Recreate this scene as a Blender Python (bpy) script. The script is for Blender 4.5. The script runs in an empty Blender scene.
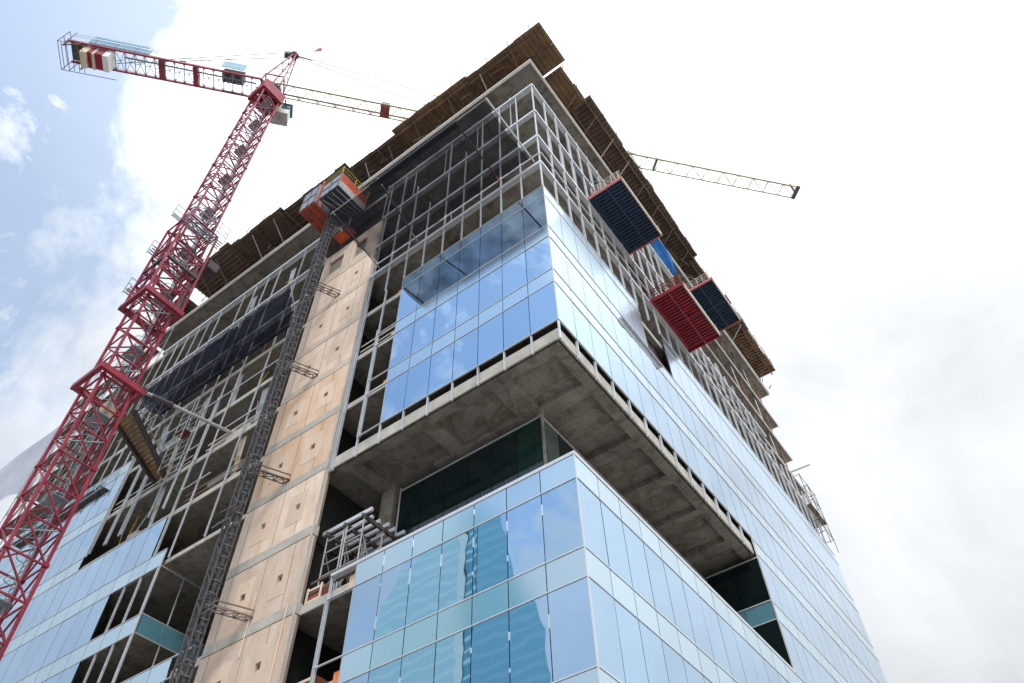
import bpy, math, random
from mathutils import Vector, Matrix
random.seed(7)
R = math.radians
scene = bpy.context.scene
COL = scene.collection

# ------------------------------------------------------------------ materials
def nmat(name):
    m = bpy.data.materials.new(name); m.use_nodes = True
    nt = m.node_tree; b = nt.nodes['Principled BSDF']
    return m, nt, b

def mat(name, col, rough=0.6, metal=0.0, scale=1.5, amt=0.25, bump=0.0, rand=0.0, fine=0.0, spec=0.5):
    """procedural surface: base colour broken up by large and fine noise, optional bump and per-object variation"""
    m, nt, b = nmat(name)
    N, L = nt.nodes, nt.links
    tc = N.new('ShaderNodeTexCoord')
    n1 = N.new('ShaderNodeTexNoise'); n1.inputs['Scale'].default_value = scale; n1.inputs['Detail'].default_value = 8
    n1.inputs['Roughness'].default_value = 0.65
    L.new(tc.outputs['Object'], n1.inputs['Vector'])
    mr = N.new('ShaderNodeMapRange'); mr.inputs[1].default_value = 0.3; mr.inputs[2].default_value = 0.7
    mr.inputs[3].default_value = 1 - amt; mr.inputs[4].default_value = 1 + amt
    L.new(n1.outputs['Fac'], mr.inputs[0])
    fac = mr.outputs[0]
    if fine > 0:
        n2 = N.new('ShaderNodeTexNoise'); n2.inputs['Scale'].default_value = scale * 14; n2.inputs['Detail'].default_value = 4
        L.new(tc.outputs['Object'], n2.inputs['Vector'])
        m2 = N.new('ShaderNodeMapRange'); m2.inputs[1].default_value = 0.3; m2.inputs[2].default_value = 0.7
        m2.inputs[3].default_value = 1 - fine; m2.inputs[4].default_value = 1 + fine
        L.new(n2.outputs['Fac'], m2.inputs[0])
        mu = N.new('ShaderNodeMath'); mu.operation = 'MULTIPLY'
        L.new(fac, mu.inputs[0]); L.new(m2.outputs[0], mu.inputs[1]); fac = mu.outputs[0]
    if rand > 0:
        oi = N.new('ShaderNodeObjectInfo')
        m3 = N.new('ShaderNodeMapRange'); m3.inputs[3].default_value = 1 - rand; m3.inputs[4].default_value = 1 + rand
        L.new(oi.outputs['Random'], m3.inputs[0])
        mu = N.new('ShaderNodeMath'); mu.operation = 'MULTIPLY'
        L.new(fac, mu.inputs[0]); L.new(m3.outputs[0], mu.inputs[1]); fac = mu.outputs[0]
    vm = N.new('ShaderNodeVectorMath'); vm.operation = 'SCALE'
    vm.inputs[0].default_value = col[:3]
    L.new(fac, vm.inputs['Scale'])
    L.new(vm.outputs[0], b.inputs['Base Color'])
    b.inputs['Roughness'].default_value = rough
    b.inputs['Metallic'].default_value = metal
    b.inputs['Specular IOR Level'].default_value = spec
    if bump > 0:
        bp = N.new('ShaderNodeBump'); bp.inputs['Strength'].default_value = bump; bp.inputs['Distance'].default_value = 0.02
        L.new(n1.outputs['Fac'], bp.inputs['Height']); L.new(bp.outputs[0], b.inputs['Normal'])
    return m

def glass_mat(name, tint, rough=0.015, wave=0.075, var=0.04):
    """coated solar glass: mirror-like tinted reflection with slight roller-wave distortion"""
    m, nt, b = nmat(name)
    N, L = nt.nodes, nt.links
    tc = N.new('ShaderNodeTexCoord')
    n = N.new('ShaderNodeTexNoise'); n.inputs['Scale'].default_value = 0.8; n.inputs['Detail'].default_value = 1.0
    L.new(tc.outputs['Object'], n.inputs['Vector'])
    bp = N.new('ShaderNodeBump'); bp.inputs['Strength'].default_value = wave; bp.inputs['Distance'].default_value = 0.05
    L.new(n.outputs['Fac'], bp.inputs['Height']); L.new(bp.outputs[0], b.inputs['Normal'])
    oi = N.new('ShaderNodeObjectInfo')
    geo = N.new('ShaderNodeNewGeometry')
    ad = N.new('ShaderNodeMath'); ad.operation = 'ADD'
    L.new(oi.outputs['Random'], ad.inputs[0]); L.new(geo.outputs['Random Per Island'], ad.inputs[1])
    fr = N.new('ShaderNodeMath'); fr.operation = 'FRACT'; L.new(ad.outputs[0], fr.inputs[0])
    mr = N.new('ShaderNodeMapRange'); mr.inputs[3].default_value = 1 - var; mr.inputs[4].default_value = 1 + var
    L.new(fr.outputs[0], mr.inputs[0])
    vm = N.new('ShaderNodeVectorMath'); vm.operation = 'SCALE'; vm.inputs[0].default_value = tint
    L.new(mr.outputs[0], vm.inputs['Scale']); L.new(vm.outputs[0], b.inputs['Base Color'])
    b.inputs['Metallic'].default_value = 1.0
    b.inputs['Roughness'].default_value = rough
    return m

M = {}
M['glass'] = glass_mat('coated blue glass', (0.40, 0.56, 0.72))
M['rough_glass'] = glass_mat('pale rough glass', (0.58, 0.72, 0.84), rough=0.28, wave=0.01, var=0.04)  # paler, rougher top-row glass so the platform's reflection blurs away
M['spandrel'] = glass_mat('spandrel glass', (0.54, 0.68, 0.76), rough=0.12, wave=0.01, var=0.05)
M['dark_glass'] = mat('dark glass', (0.006, 0.014, 0.016), rough=0.03, amt=0.1, spec=0.5, rand=0.3)  # near-black base colour of the recessed panes
M['green_pane'] = mat('pane over green board', (0.010, 0.030, 0.026), rough=0.05, amt=0.4)
M['grey_pane'] = mat('pane toned as concrete column', (0.07, 0.09, 0.085), rough=0.08, scale=0.8, amt=0.4)  # grey tone stands in for the pale column showing in this pane
M['teal'] = mat('teal spandrel', (0.10, 0.24, 0.30), rough=0.12, amt=0.08, spec=0.5)
M['backing'] = mat('black backing', (0.012, 0.013, 0.014), rough=0.7, amt=0.1)
M['alu'] = mat('mill aluminium', (0.62, 0.65, 0.68), rough=0.38, metal=0.35, amt=0.08, rand=0.06)
M['stud'] = mat('galvanised steel', (0.56, 0.60, 0.64), rough=0.45, metal=0.25, scale=3, amt=0.15, rand=0.12)
M['concrete'] = mat('raw concrete', (0.235, 0.212, 0.18), rough=0.9, scale=0.5, amt=0.34, bump=0.3, fine=0.12, rand=0.05)
def cast_concrete(name, col):
    m = mat(name, col, rough=0.9, scale=0.5, amt=0.30, bump=0.3, fine=0.12, rand=0.05)
    nt = m.node_tree; N, L = nt.nodes, nt.links; b = N['Principled BSDF']
    src = b.inputs['Base Color'].links[0].from_socket
    tc = N.new('ShaderNodeTexCoord')
    br = N.new('ShaderNodeTexBrick'); br.inputs['Scale'].default_value = 1.0; br.inputs['Brick Width'].default_value = 2.4; br.inputs['Row Height'].default_value = 1.2
    br.inputs['Mortar Size'].default_value = 0.02; br.inputs['Mortar Smooth'].default_value = 0.4
    br.inputs['Color1'].default_value = (0.93, 0.93, 0.93, 1); br.inputs['Color2'].default_value = (1.07, 1.06, 1.04, 1); br.inputs['Mortar'].default_value = (0.62, 0.60, 0.57, 1)
    L.new(tc.outputs['Object'], br.inputs['Vector'])
    st = N.new('ShaderNodeTexNoise'); st.inputs['Scale'].default_value = 0.9; st.inputs['Detail'].default_value = 9; st.inputs['Distortion'].default_value = 1.5
    L.new(tc.outputs['Object'], st.inputs['Vector'])
    cr = N.new('ShaderNodeValToRGB'); cr.color_ramp.elements[0].position = 0.40; cr.color_ramp.elements[0].color = (0.72, 0.68, 0.63, 1)
    cr.color_ramp.elements[1].position = 0.52; cr.color_ramp.elements[1].color = (1, 1, 1, 1); L.new(st.outputs['Fac'], cr.inputs[0])
    m1 = N.new('ShaderNodeVectorMath'); m1.operation = 'MULTIPLY'; m2 = N.new('ShaderNodeVectorMath'); m2.operation = 'MULTIPLY'
    L.new(src, m1.inputs[0]); L.new(br.outputs['Color'], m1.inputs[1]); L.new(m1.outputs[0], m2.inputs[0]); L.new(cr.outputs[0], m2.inputs[1])
    L.new(m2.outputs[0], b.inputs['Base Color'])
    return m
M['concrete'] = cast_concrete('board marked concrete', (0.26, 0.24, 0.212))
M['slab_edge'] = mat('cast slab edge', (0.46, 0.44, 0.40), rough=0.85, scale=1.2, amt=0.22, fine=0.1)
M['band_grey'] = mat('dusty concrete floor band', (0.46, 0.43, 0.385), rough=0.9, scale=1.0, amt=0.2, fine=0.1)
M['band'] = mat('dusty floor band', (0.58, 0.49, 0.40), rough=0.9, scale=1.0, amt=0.2, fine=0.1)
M['inner'] = mat('interior partition', (0.22, 0.20, 0.18), rough=0.9, scale=0.4, amt=0.3)
M['ply'] = mat('film faced plywood', (0.30, 0.185, 0.085), rough=0.7, scale=0.9, amt=0.4, fine=0.25, rand=0.22)
M['timber'] = mat('weathered timber', (0.15, 0.10, 0.072), rough=0.8, scale=1.0, amt=0.4, fine=0.2, rand=0.3)
M['shore'] = mat('shoring steel', (0.12, 0.10, 0.09), rough=0.6, scale=2, amt=0.4, rand=0.3)
M['scaf'] = mat('scaffold tube', (0.42, 0.42, 0.42), rough=0.5, metal=0.3, scale=2, amt=0.3)
M['rust'] = mat('red oxide steel', (0.20, 0.05, 0.035), rough=0.6, scale=2, amt=0.4, rand=0.3)
M['crane'] = mat('crane red paint', (0.27, 0.018, 0.042), rough=0.45, scale=0.7, amt=0.42, fine=0.2, bump=0.1)
M['crane_dark'] = mat('crane dark steel', (0.07, 0.055, 0.06), rough=0.5, scale=1.5, amt=0.3)
M['crane_grey'] = mat('crane ladder steel', (0.26, 0.31, 0.35), rough=0.5, metal=0.3, amt=0.2)
M['jib_yellow'] = mat('jib ochre paint', (0.52, 0.38, 0.12), rough=0.5, scale=0.6, amt=0.3)
M['jib_grey'] = mat('jib cream steel', (0.40, 0.33, 0.18), rough=0.5, amt=0.25)
M['cream'] = mat('cream ballast block', (0.62, 0.54, 0.38), rough=0.8, amt=0.15)
M['maroon'] = mat('maroon ballast block', (0.28, 0.012, 0.05), rough=0.7, amt=0.2)
M['white'] = mat('white paint', (0.78, 0.77, 0.74), rough=0.5, amt=0.08)
M['sky_blue_panel'] = mat('pale blue panel', (0.14, 0.32, 0.44), rough=0.5, amt=0.2)
M['green_glass'] = mat('cab glass', (0.02, 0.13, 0.12), rough=0.08, amt=0.2)
M['orange'] = mat('orange hoist paint', (0.52, 0.075, 0.02), rough=0.5, scale=1.8, amt=0.4, fine=0.15)
M['hoist_grey'] = mat('grey hoist sheet', (0.30, 0.33, 0.40), rough=0.5, scale=1.4, amt=0.15)
M['hoist_pale'] = mat('worn pale hoist sheet', (0.42, 0.40, 0.40), rough=0.6, scale=1.8, amt=0.35)
M['yellow'] = mat('yellow safety paint', (0.46, 0.36, 0.05), rough=0.5, amt=0.2)
M['hoist_black'] = mat('hoist mast steel', (0.10, 0.10, 0.105), rough=0.55, metal=0.3, scale=3, amt=0.4)
M['navy'] = mat('navy steel deck', (0.018, 0.040, 0.082), rough=0.5, scale=2.2, amt=0.55, fine=0.35)
M['deck_red'] = mat('red steel deck', (0.26, 0.018, 0.032), rough=0.5, scale=2.2, amt=0.5, fine=0.3)
M['pink'] = mat('faded red frame', (0.45, 0.16, 0.16), rough=0.6, amt=0.25)
M['buff'] = mat('buff rail', (0.58, 0.52, 0.42), rough=0.6, amt=0.2)
M['tarp_blue'] = mat('blue tarpaulin', (0.02, 0.20, 0.62), rough=0.45, scale=2, amt=0.2, bump=0.5)
M['tarp_grey'] = mat('grey tarpaulin', (0.44, 0.46, 0.54), rough=0.6, scale=0.3, amt=0.16, bump=0.4)
M['maroon_sheet'] = mat('maroon sheet', (0.035, 0.012, 0.018), rough=0.5, amt=0.3)
M['wood_red'] = mat('stained timber crate', (0.28, 0.09, 0.045), rough=0.8, amt=0.3)
M['orange_tape'] = mat('orange marker', (0.80, 0.22, 0.06), rough=0.6, amt=0.15)
M['asphalt'] = mat('asphalt', (0.05, 0.05, 0.05), rough=0.9, scale=0.3, amt=0.25)
M['paving'] = mat('pale paving', (0.42, 0.40, 0.37), rough=0.9, scale=0.4, amt=0.2)

def sheathing_mat(name, a, b2):
    m, nt, b = nmat(name)
    N, L = nt.nodes, nt.links
    tc = N.new('ShaderNodeTexCoord')
    mp = N.new('ShaderNodeMapping'); mp.inputs['Scale'].default_value = (0.9, 0.9, 0.28)
    L.new(tc.outputs['Object'], mp.inputs['Vector'])
    n1 = N.new('ShaderNodeTexNoise'); n1.inputs['Scale'].default_value = 1.3; n1.inputs['Detail'].default_value = 9; n1.inputs['Roughness'].default_value = 0.7
    L.new(mp.outputs[0], n1.inputs['Vector'])
    cr = N.new('ShaderNodeValToRGB')
    cr.color_ramp.elements[0].position = 0.32; cr.color_ramp.elements[0].color = (*a, 1)
    cr.color_ramp.elements[1].position = 0.66; cr.color_ramp.elements[1].color = (*b2, 1)
    L.new(n1.outputs['Fac'], cr.inputs[0])
    oi = N.new('ShaderNodeObjectInfo')
    m3 = N.new('ShaderNodeMapRange'); m3.inputs[3].default_value = 0.88; m3.inputs[4].default_value = 1.08
    L.new(oi.outputs['Random'], m3.inputs[0])
    n2 = N.new('ShaderNodeTexNoise'); n2.inputs['Scale'].default_value = 22; n2.inputs['Detail'].default_value = 5
    L.new(tc.outputs['Object'], n2.inputs['Vector'])
    m2 = N.new('ShaderNodeMapRange'); m2.inputs[1].default_value = 0.3; m2.inputs[2].default_value = 0.7
    m2.inputs[3].default_value = 0.9; m2.inputs[4].default_value = 1.08
    L.new(n2.outputs['Fac'], m2.inputs[0])
    mu = N.new('ShaderNodeMath'); mu.operation = 'MULTIPLY'; L.new(m3.outputs[0], mu.inputs[0]); L.new(m2.outputs[0], mu.inputs[1])
    vm = N.new('ShaderNodeVectorMath'); vm.operation = 'SCALE'
    L.new(cr.outputs[0], vm.inputs[0]); L.new(mu.outputs[0], vm.inputs['Scale'])
    L.new(vm.outputs[0], b.inputs['Base Color'])
    b.inputs['Roughness'].default_value = 0.85
    return m
M['sheath'] = sheathing_mat('peach sheathing board', (0.60, 0.44, 0.33), (0.80, 0.665, 0.56))
M['sheath_warm'] = sheathing_mat('orange sheathing board', (0.66, 0.43, 0.27), (0.80, 0.62, 0.48))
M['patch'] = sheathing_mat('pale sheathing patch', (0.65, 0.48, 0.36), (0.77, 0.63, 0.51))

def net_mat(name, col, dens):
    m = bpy.data.materials.new(name); m.use_nodes = True
    nt = m.node_tree; N, L = nt.nodes, nt.links
    b = N['Principled BSDF']; out = N['Material Output']
    b.inputs['Base Color'].default_value = (*col, 1); b.inputs['Roughness'].default_value = 0.9
    b.inputs['Specular IOR Level'].default_value = 0.1
    tr = N.new('ShaderNodeBsdfTransparent'); mx = N.new('ShaderNodeMixShader')
    tc = N.new('ShaderNodeTexCoord')
    n1 = N.new('ShaderNodeTexNoise'); n1.inputs['Scale'].default_value = 0.7; n1.inputs['Detail'].default_value = 6
    L.new(tc.outputs['Object'], n1.inputs['Vector'])
    mr = N.new('ShaderNodeMapRange'); mr.inputs[1].default_value = 0.3; mr.inputs[2].default_value = 0.7
    mr.inputs[3].default_value = dens - 0.12; mr.inputs[4].default_value = dens + 0.12
    L.new(n1.outputs['Fac'], mr.inputs[0])
    L.new(mr.outputs[0], mx.inputs[0]); L.new(tr.outputs[0], mx.inputs[1]); L.new(b.outputs[0], mx.inputs[2])
    L.new(mx.outputs[0], out.inputs['Surface'])
    return m
M['net'] = net_mat('debris netting', (0.026, 0.028, 0.038), 0.72)
M['net_blue'] = net_mat('navy debris netting', (0.022, 0.028, 0.050), 0.84)
M['net_hem'] = mat('doubled net hem', (0.012, 0.014, 0.022), rough=0.9, amt=0.2)

def tower_mat(name, a, b2):
    """curtain wall of a distant tower: floor bands and mullion lines as a surface pattern"""
    m, nt, b = nmat(name)
    N, L = nt.nodes, nt.links
    tc = N.new('ShaderNodeTexCoord')
    sp = N.new('ShaderNodeSeparateXYZ'); L.new(tc.outputs['Object'], sp.inputs[0])
    def lines(sock, period, width):
        d = N.new('ShaderNodeMath'); d.operation = 'DIVIDE'; L.new(sock, d.inputs[0]); d.inputs[1].default_value = period
        f = N.new('ShaderNodeMath'); f.operation = 'FRACT'; L.new(d.outputs[0], f.inputs[0])
        c = N.new('ShaderNodeMath'); c.operation = 'LESS_THAN'; L.new(f.outputs[0], c.inputs[0]); c.inputs[1].default_value = width
        return c.outputs[0]
    hz = lines(sp.outputs['Z'], 2.6, 0.3); vt = lines(sp.outputs['X'], 1.6, 0.12)
    mx = N.new('ShaderNodeMath'); mx.operation = 'MULTIPLY'; L.new(vt, mx.inputs[0]); mx.inputs[1].default_value = 0.35
    m1 = N.new('ShaderNodeMath'); m1.operation = 'MAXIMUM'; L.new(hz, m1.inputs[0]); L.new(mx.outputs[0], m1.inputs[1])
    mc = N.new('ShaderNodeMix'); mc.data_type = 'RGBA'
    mc.inputs[6].default_value = (*a, 1); mc.inputs[7].default_value = (*b2, 1)
    L.new(m1.outputs[0], mc.inputs[0]); L.new(mc.outputs[2], b.inputs['Base Color'])
    b.inputs['Roughness'].default_value = 0.3; b.inputs['Metallic'].default_value = 0.85
    return m
M['sky_teal'] = tower_mat('teal tower glazing', (0.56, 0.80, 0.86), (0.68, 0.90, 0.92))
M['sky_deep'] = tower_mat('blue tower glazing', (0.28, 0.56, 0.70), (0.34, 0.63, 0.76))
M['sky_rib'] = mat('pale tower rib', (0.82, 0.92, 0.88), rough=0.35, metal=0.7, amt=0.05)
M['sky_core'] = tower_mat('tower balcony strip', (0.16, 0.42, 0.56), (0.55, 0.82, 0.84))

# ------------------------------------------------------------------ mesh builder
class MB:
    def __init__(s): s.v = []; s.f = []
    def quad(s, a, b, c, d):
        i = len(s.v); s.v += [tuple(a), tuple(b), tuple(c), tuple(d)]; s.f.append((i, i+1, i+2, i+3)); return s
    def box(s, x0, x1, y0, y1, z0, z1):
        if x0 > x1: x0, x1 = x1, x0
        if y0 > y1: y0, y1 = y1, y0
        if z0 > z1: z0, z1 = z1, z0
        i = len(s.v)
        s.v += [(x0,y0,z0),(x1,y0,z0),(x1,y1,z0),(x0,y1,z0),(x0,y0,z1),(x1,y0,z1),(x1,y1,z1),(x0,y1,z1)]
        s.f += [(i,i+3,i+2,i+1),(i+4,i+5,i+6,i+7),(i,i+1,i+5,i+4),(i+1,i+2,i+6,i+5),(i+2,i+3,i+7,i+6),(i+3,i,i+4,i+7)]
        return s
    def bar(s, a, b, w, h=None, up=(0,0,1)):
        """rectangular bar from a to b, w wide, h deep along 'up'"""
        a = Vector(a); b = Vector(b); d = (b - a)
        if d.length < 1e-6: return s
        d.normalize(); u = Vector(up)
        if abs(d.dot(u)) > 0.97: u = Vector((0,1,0)) if abs(d.y) < 0.9 else Vector((1,0,0))
        r = d.cross(u).normalized(); u = r.cross(d).normalized()
        h = w if h is None else h
        r = r * w/2; u = u * h/2
        i = len(s.v)
        for p in (a, b):
            for q in (-r-u, r-u, r+u, -r+u): s.v.append(tuple(p+q))
        s.f += [(i,i+1,i+2,i+3),(i+7,i+6,i+5,i+4)] + [(i+k, i+4+k, i+4+(k+1)%4, i+(k+1)%4) for k in range(4)]
        return s
    def tube(s, a, b, r, n=8, r2=None):
        a = Vector(a); b = Vector(b); d = (b-a).normalized(); r2 = r if r2 is None else r2
        u = Vector((0,0,1)) if abs(d.z) < 0.9 else Vector((1,0,0))
        x = d.cross(u).normalized(); y = d.cross(x)
        i = len(s.v)
        for k in range(n):
            c, q = math.cos(2*math.pi*k/n), math.sin(2*math.pi*k/n)
            s.v.append(tuple(a + (x*c + y*q)*r)); s.v.append(tuple(b + (x*c + y*q)*r2))
        s.f += [(i+2*k, i+2*((k+1)%n), i+2*((k+1)%n)+1, i+2*k+1) for k in range(n)]
        s.f += [tuple(i+2*k for k in range(n))[::-1], tuple(i+2*k+1 for k in range(n))]
        return s
    def prism(s, pts, y0, y1, sh=0.0):
        """outline in x-z extruded along y; the y0 end is shifted sh along x"""
        n = len(pts); i = len(s.v)
        s.v += [(x+sh, y0, z) for x, z in pts] + [(x, y1, z) for x, z in pts]
        s.f += [tuple(range(i, i+n)), tuple(range(i+2*n-1, i+n-1, -1))]
        s.f += [(i+k, i+n+k, i+n+(k+1)%n, i+(k+1)%n) for k in range(n)]
        return s
    def build(s, name, m, parent=None, org=(0,0,0), smooth=False):
        ox, oy, oz = org
        me = bpy.data.meshes.new(name)
        me.from_pydata([(x-ox, y-oy, z-oz) for x, y, z in s.v], [], s.f)
        me.materials.append(M[m] if isinstance(m, str) else m)
        me.update()
        import bmesh
        bm = bmesh.new(); bm.from_mesh(me)
        bmesh.ops.recalc_face_normals(bm, faces=bm.faces); bm.to_mesh(me); bm.free()
        o = bpy.data.objects.new(name, me); COL.objects.link(o)
        if parent is not None: o.parent = parent
        return o

def tag(o, label=None, cat=None, group=None, kind=None):
    if label: o['label'] = label
    if cat: o['category'] = cat
    if group: o['group'] = group
    if kind: o['kind'] = kind
    return o

def thing(name, label, cat, loc=(0,0,0), group=None, rot=(0,0,0)):
    o = bpy.data.objects.new(name, None); COL.objects.link(o)
    o.location = loc; o.rotation_euler = rot; o.empty_display_size = 0.5
    return tag(o, label, cat, group)

def copy_tree(o, parent=None):
    c = o.copy(); COL.objects.link(c)
    if parent is not None: c.parent = parent
    for ch in [k for k in bpy.data.objects if k.parent == o]: copy_tree(ch, c)
    return c

# ------------------------------------------------------------------ camera
CAMP = Vector((9.74692, -17.55878, 1.65))
RX = Vector((0.80477550, 0.59321603, -0.02076395)); UY = Vector((0.47511567, -0.62279941, 0.62159955)); FW = Vector((-0.35581104, 0.51011337, 0.78305993))
cam = bpy.data.cameras.new('camera'); cam.sensor_width = 36; cam.lens = 767.37 * 36 / 1024
cam.clip_start = 0.1; cam.clip_end = 5000
camo = bpy.data.objects.new('camera', cam); COL.objects.link(camo)
camo.matrix_world = Matrix(((RX.x, UY.x, -FW.x, CAMP.x), (RX.y, UY.y, -FW.y, CAMP.y), (RX.z, UY.z, -FW.z, CAMP.z), (0,0,0,1)))
scene.camera = camo

def seen(p):
    """rough size/visibility rank of a panel: in view and how near"""
    d = Vector(p) - CAMP; z = d.dot(FW)
    if z <= 0: return 0
    x = d.dot(RX)/z*767; y = d.dot(UY)/z*767
    return (1/z) * (1.0 if abs(x) < 530 and abs(y) < 360 else 0.01)

# ------------------------------------------------------------------ setting
MB().box(-700, 700, -700, 700, -0.4, 0).build('ground', 'paving')['kind'] = 'structure'
MB().box(-700, 700, -62, -24, 0.0, 0.004).build('road', 'asphalt')['kind'] = 'structure'
kb = MB(); kb.box(-700, 700, -24.0, -23.7, 0.0, 0.12); kb.box(-700, 700, -62.3, -62.0, 0.0, 0.12)
kb.build('kerb', 'slab_edge')['kind'] = 'structure'

# ------------------------------------------------------------------ the building
W = 1.487
FL = [3.8, 7.8, 11.8, 15.8, 19.85, 23.8, 27.75, 31.75, 35.8, 39.95, 44.1, 47.9, 52.0, 56.6, 61.1]
BT = [4.5, 8.5, 12.48, 16.42, 20.34, 24.30, 28.30, 32.33, 36.40, 40.80]      # spandrel tops
XL, YR = -58.0, 43.12
bld = thing('office_tower', 'half finished office tower of blue glass, bare concrete floors and a peach boarded core', 'building', (0,0,0))
P = lambda mb, name, m: mb.build(name, m, bld)

# floor slabs: concrete plates whose cast edge shows between the glass rows
def slab(x0, x1, y0, y1, top, th, name='floor_slab'):
    o = P(MB().box(x0, x1, y0, y1, top-th, top), name, 'concrete')
    e = MB()
    e.box(x0-0.012, x1+0.05, y0-0.05, y0+0.03, top-th-0.08, top-0.004)
    e.box(x1-0.03, x1+0.05, y0+0.032, y1, top-th-0.08, top-0.004)
    e.build('slab_edge', 'slab_edge', o)
    return o
for z in FL[:4]: slab(XL, -0.30, 0.30, YR, z, 0.32)
# at the two storey void the decks step back behind the recessed glazing
for z in (19.85,): slab(XL, -0.30, 0.30, YR, z, 0.34)
z = 23.8
P(MB().box(XL, -26.7, 0.30, YR, z-0.32, z).box(-26.6, -3.5, 4.2, YR, z-0.32, z).box(-3.4, -0.3, 19.9, YR, z-0.32, z), 'floor_slab', 'concrete')
# soffit over the void with downstand beams
slab(XL, -0.30, 0.30, YR, 27.75, 0.20)
bm_ = MB(); bm_.box(-0.84, -0.32, 0.32, YR-0.3, 27.22, 27.545); P(bm_, 'edge_beam', 'concrete')
bm_ = MB(); bm_.box(-13.3, -0.845, 0.32, 0.80, 27.22, 27.545); P(bm_, 'edge_beam', 'concrete')
for y0 in (3.0, 7.3, 10.6, 13.9, 17.2): P(MB().box(-9.5, -0.845, y0, y0+0.75, 27.223, 27.54), 'cross_beam', 'concrete')
P(MB().box(-4.3, -3.2, 0.805, 2.99, 27.224, 27.54), 'cross_beam', 'concrete')
for x0 in (-8.3, -12.95): P(MB().box(x0, x0+0.75, 0.805, 2.99, 27.224, 27.54), 'cross_beam', 'concrete')
# storeys above
TOPF = [31.75, 35.8, 39.95, 44.1, 47.9, 52.0, 56.6]
for z in TOPF: slab(XL+2, -0.25, 0.25, YR, z, 0.30)
slab(-45.0, 0.12, -0.12, YR, 61.1, 0.32, 'roof_slab')
P(MB().box(-45.0, 0.24, -0.24, -0.172, 60.96, 61.14).box(0.172, 0.24, -0.17, YR, 60.96, 61.14), 'sunlit_edge_strip', 'white')  # added white strip that paints a sunlit line along the roof slab edge
# cast fascia round the soffit of the void
P(MB().box(-13.7, -0.125, 0.125, 0.20, 27.21, 27.90).box(-0.20, -0.125, 0.202, 13*W-0.1, 27.21, 27.90).box(-13.7, -0.21, 0.205, 0.5, 27.80, 27.89), 'soffit_fascia', 'slab_edge')

# concrete columns, and the inner walls that close the floors
for x, y in ((-12.4, 3.4), (-5.6, 4.6), (-4.6, 8.4), (-4.6, 17.0)):
    P(MB().box(x-0.42, x+0.42, y-0.42, y+0.42, 19.86, 27.54), 'column', 'concrete')
for x in (-3.0, -8.4, -12.6, -22.5, -30.0, -37.5): 
    c = MB()
    for a, b in zip(FL[6:-1], FL[7:]): c.box(x-0.35, x+0.35, 2.4, 3.1, a+0.002, b-0.345)
    P(c, 'column', 'concrete')
for y in (10.0, 18.5, 27.0, 35.5, 41.0):
    c = MB()
    for a, b in zip(FL[6:-1], FL[7:]): c.box(-3.1, -2.4, y-0.35, y+0.35, a+0.002, b-0.345)
    P(c, 'column', 'concrete')
iw = MB()
for a, b in zip(FL[:-1], FL[1:]):
    if 19 < a < 27: iw.box(-50, -13.2, 7.2, 33, a+0.003, b-0.35); iw.box(-13.1, -9.5, 9.0, 33, a+0.003, b-0.35)
    else: iw.box(-50, -9.0, 8.2, 33, a+0.003, b-0.35)
P(iw, 'inner_wall', 'inner')

# ---- glazing: one pane or spandrel per module, tilted a hair like real units
panes, spans, rough_units = [], [], []
def unit(face, k0, z0, z1, kind, off=0.0):
    """face L: plane y=0, module k runs to -x from off; face R: plane x=0, module runs to +y"""
    g = 0.016
    a0 = off + k0*W + g; a1 = off + (k0+1)*W - g
    t = [random.uniform(-0.0045, 0.0045) for _ in range(4)]
    if kind == 'v': t = [q*0.9 for q in t]
    else: t = [q*0.4 for q in t]
    # keep planar: the fourth corner follows from the other three
    t[2] = t[1] + t[3] - t[0]
    dep = 0.035
    if face == 'L': fr = [(-a0, t[0], z0), (-a1, t[1], z0), (-a1, t[2], z1), (-a0, t[3], z1)]; bk = [(x, dep, z) for x, y, z in fr]
    else: fr = [(-t[0], a0, z0), (-t[1], a1, z0), (-t[2], a1, z1), (-t[3], a0, z1)]; bk = [(-dep, y, z) for x, y, z in fr]
    c = [sum(q[i] for q in fr)/4 for i in range(3)]
    (rough_units if kind == 'f' else panes if kind == 'v' else spans).append((seen(c), fr, bk))
back = {'L': MB(), 'R': MB()}
def row(face, ks, z0, z1, kind, off=0.0):
    if not ks: return
    for k in ks: unit(face, k, z0+0.025, z1-0.025, kind, off)
    runs = []
    for k in sorted(ks):
        if runs and k == runs[-1][1]+1: runs[-1][1] = k
        else: runs.append([k, k])
    for k0, k1 in runs:
        a0, a1 = off+k0*W+0.03, off+(k1+1)*W-0.03
        if face == 'L': back['L'].box(-a1, -a0, 0.05, 0.09, z0+0.004, z1-0.004)
        else: back['R'].box(-0.09, -0.05, a0, a1, z0+0.004, z1-0.004)
def transom(face, a0, a1, z, h=0.038, d=0.03):
    if face == 'L': P(MB().box(-a1, -a0, -d, 0.048, z-h/2, z+h/2), 'transom', 'alu')
    else: P(MB().box(-0.048, d, a0, a1, z-h/2, z+h/2), 'transom', 'alu')
SH = 1.08
cols = list(range(7))
# left face, block above the void
for i in (6, 7, 8): row('L', cols, BT[i], BT[i+1]-SH, 'v'); row('L', cols, BT[i+1]-SH, BT[i+1], 's')
# left face, block below the void
for i in (3, 2, 1): row('L', cols, BT[i], BT[i+1]-SH, 'v')
for i in (4, 3, 2): row('L', cols, BT[i]-SH, BT[i], 's')
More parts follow.
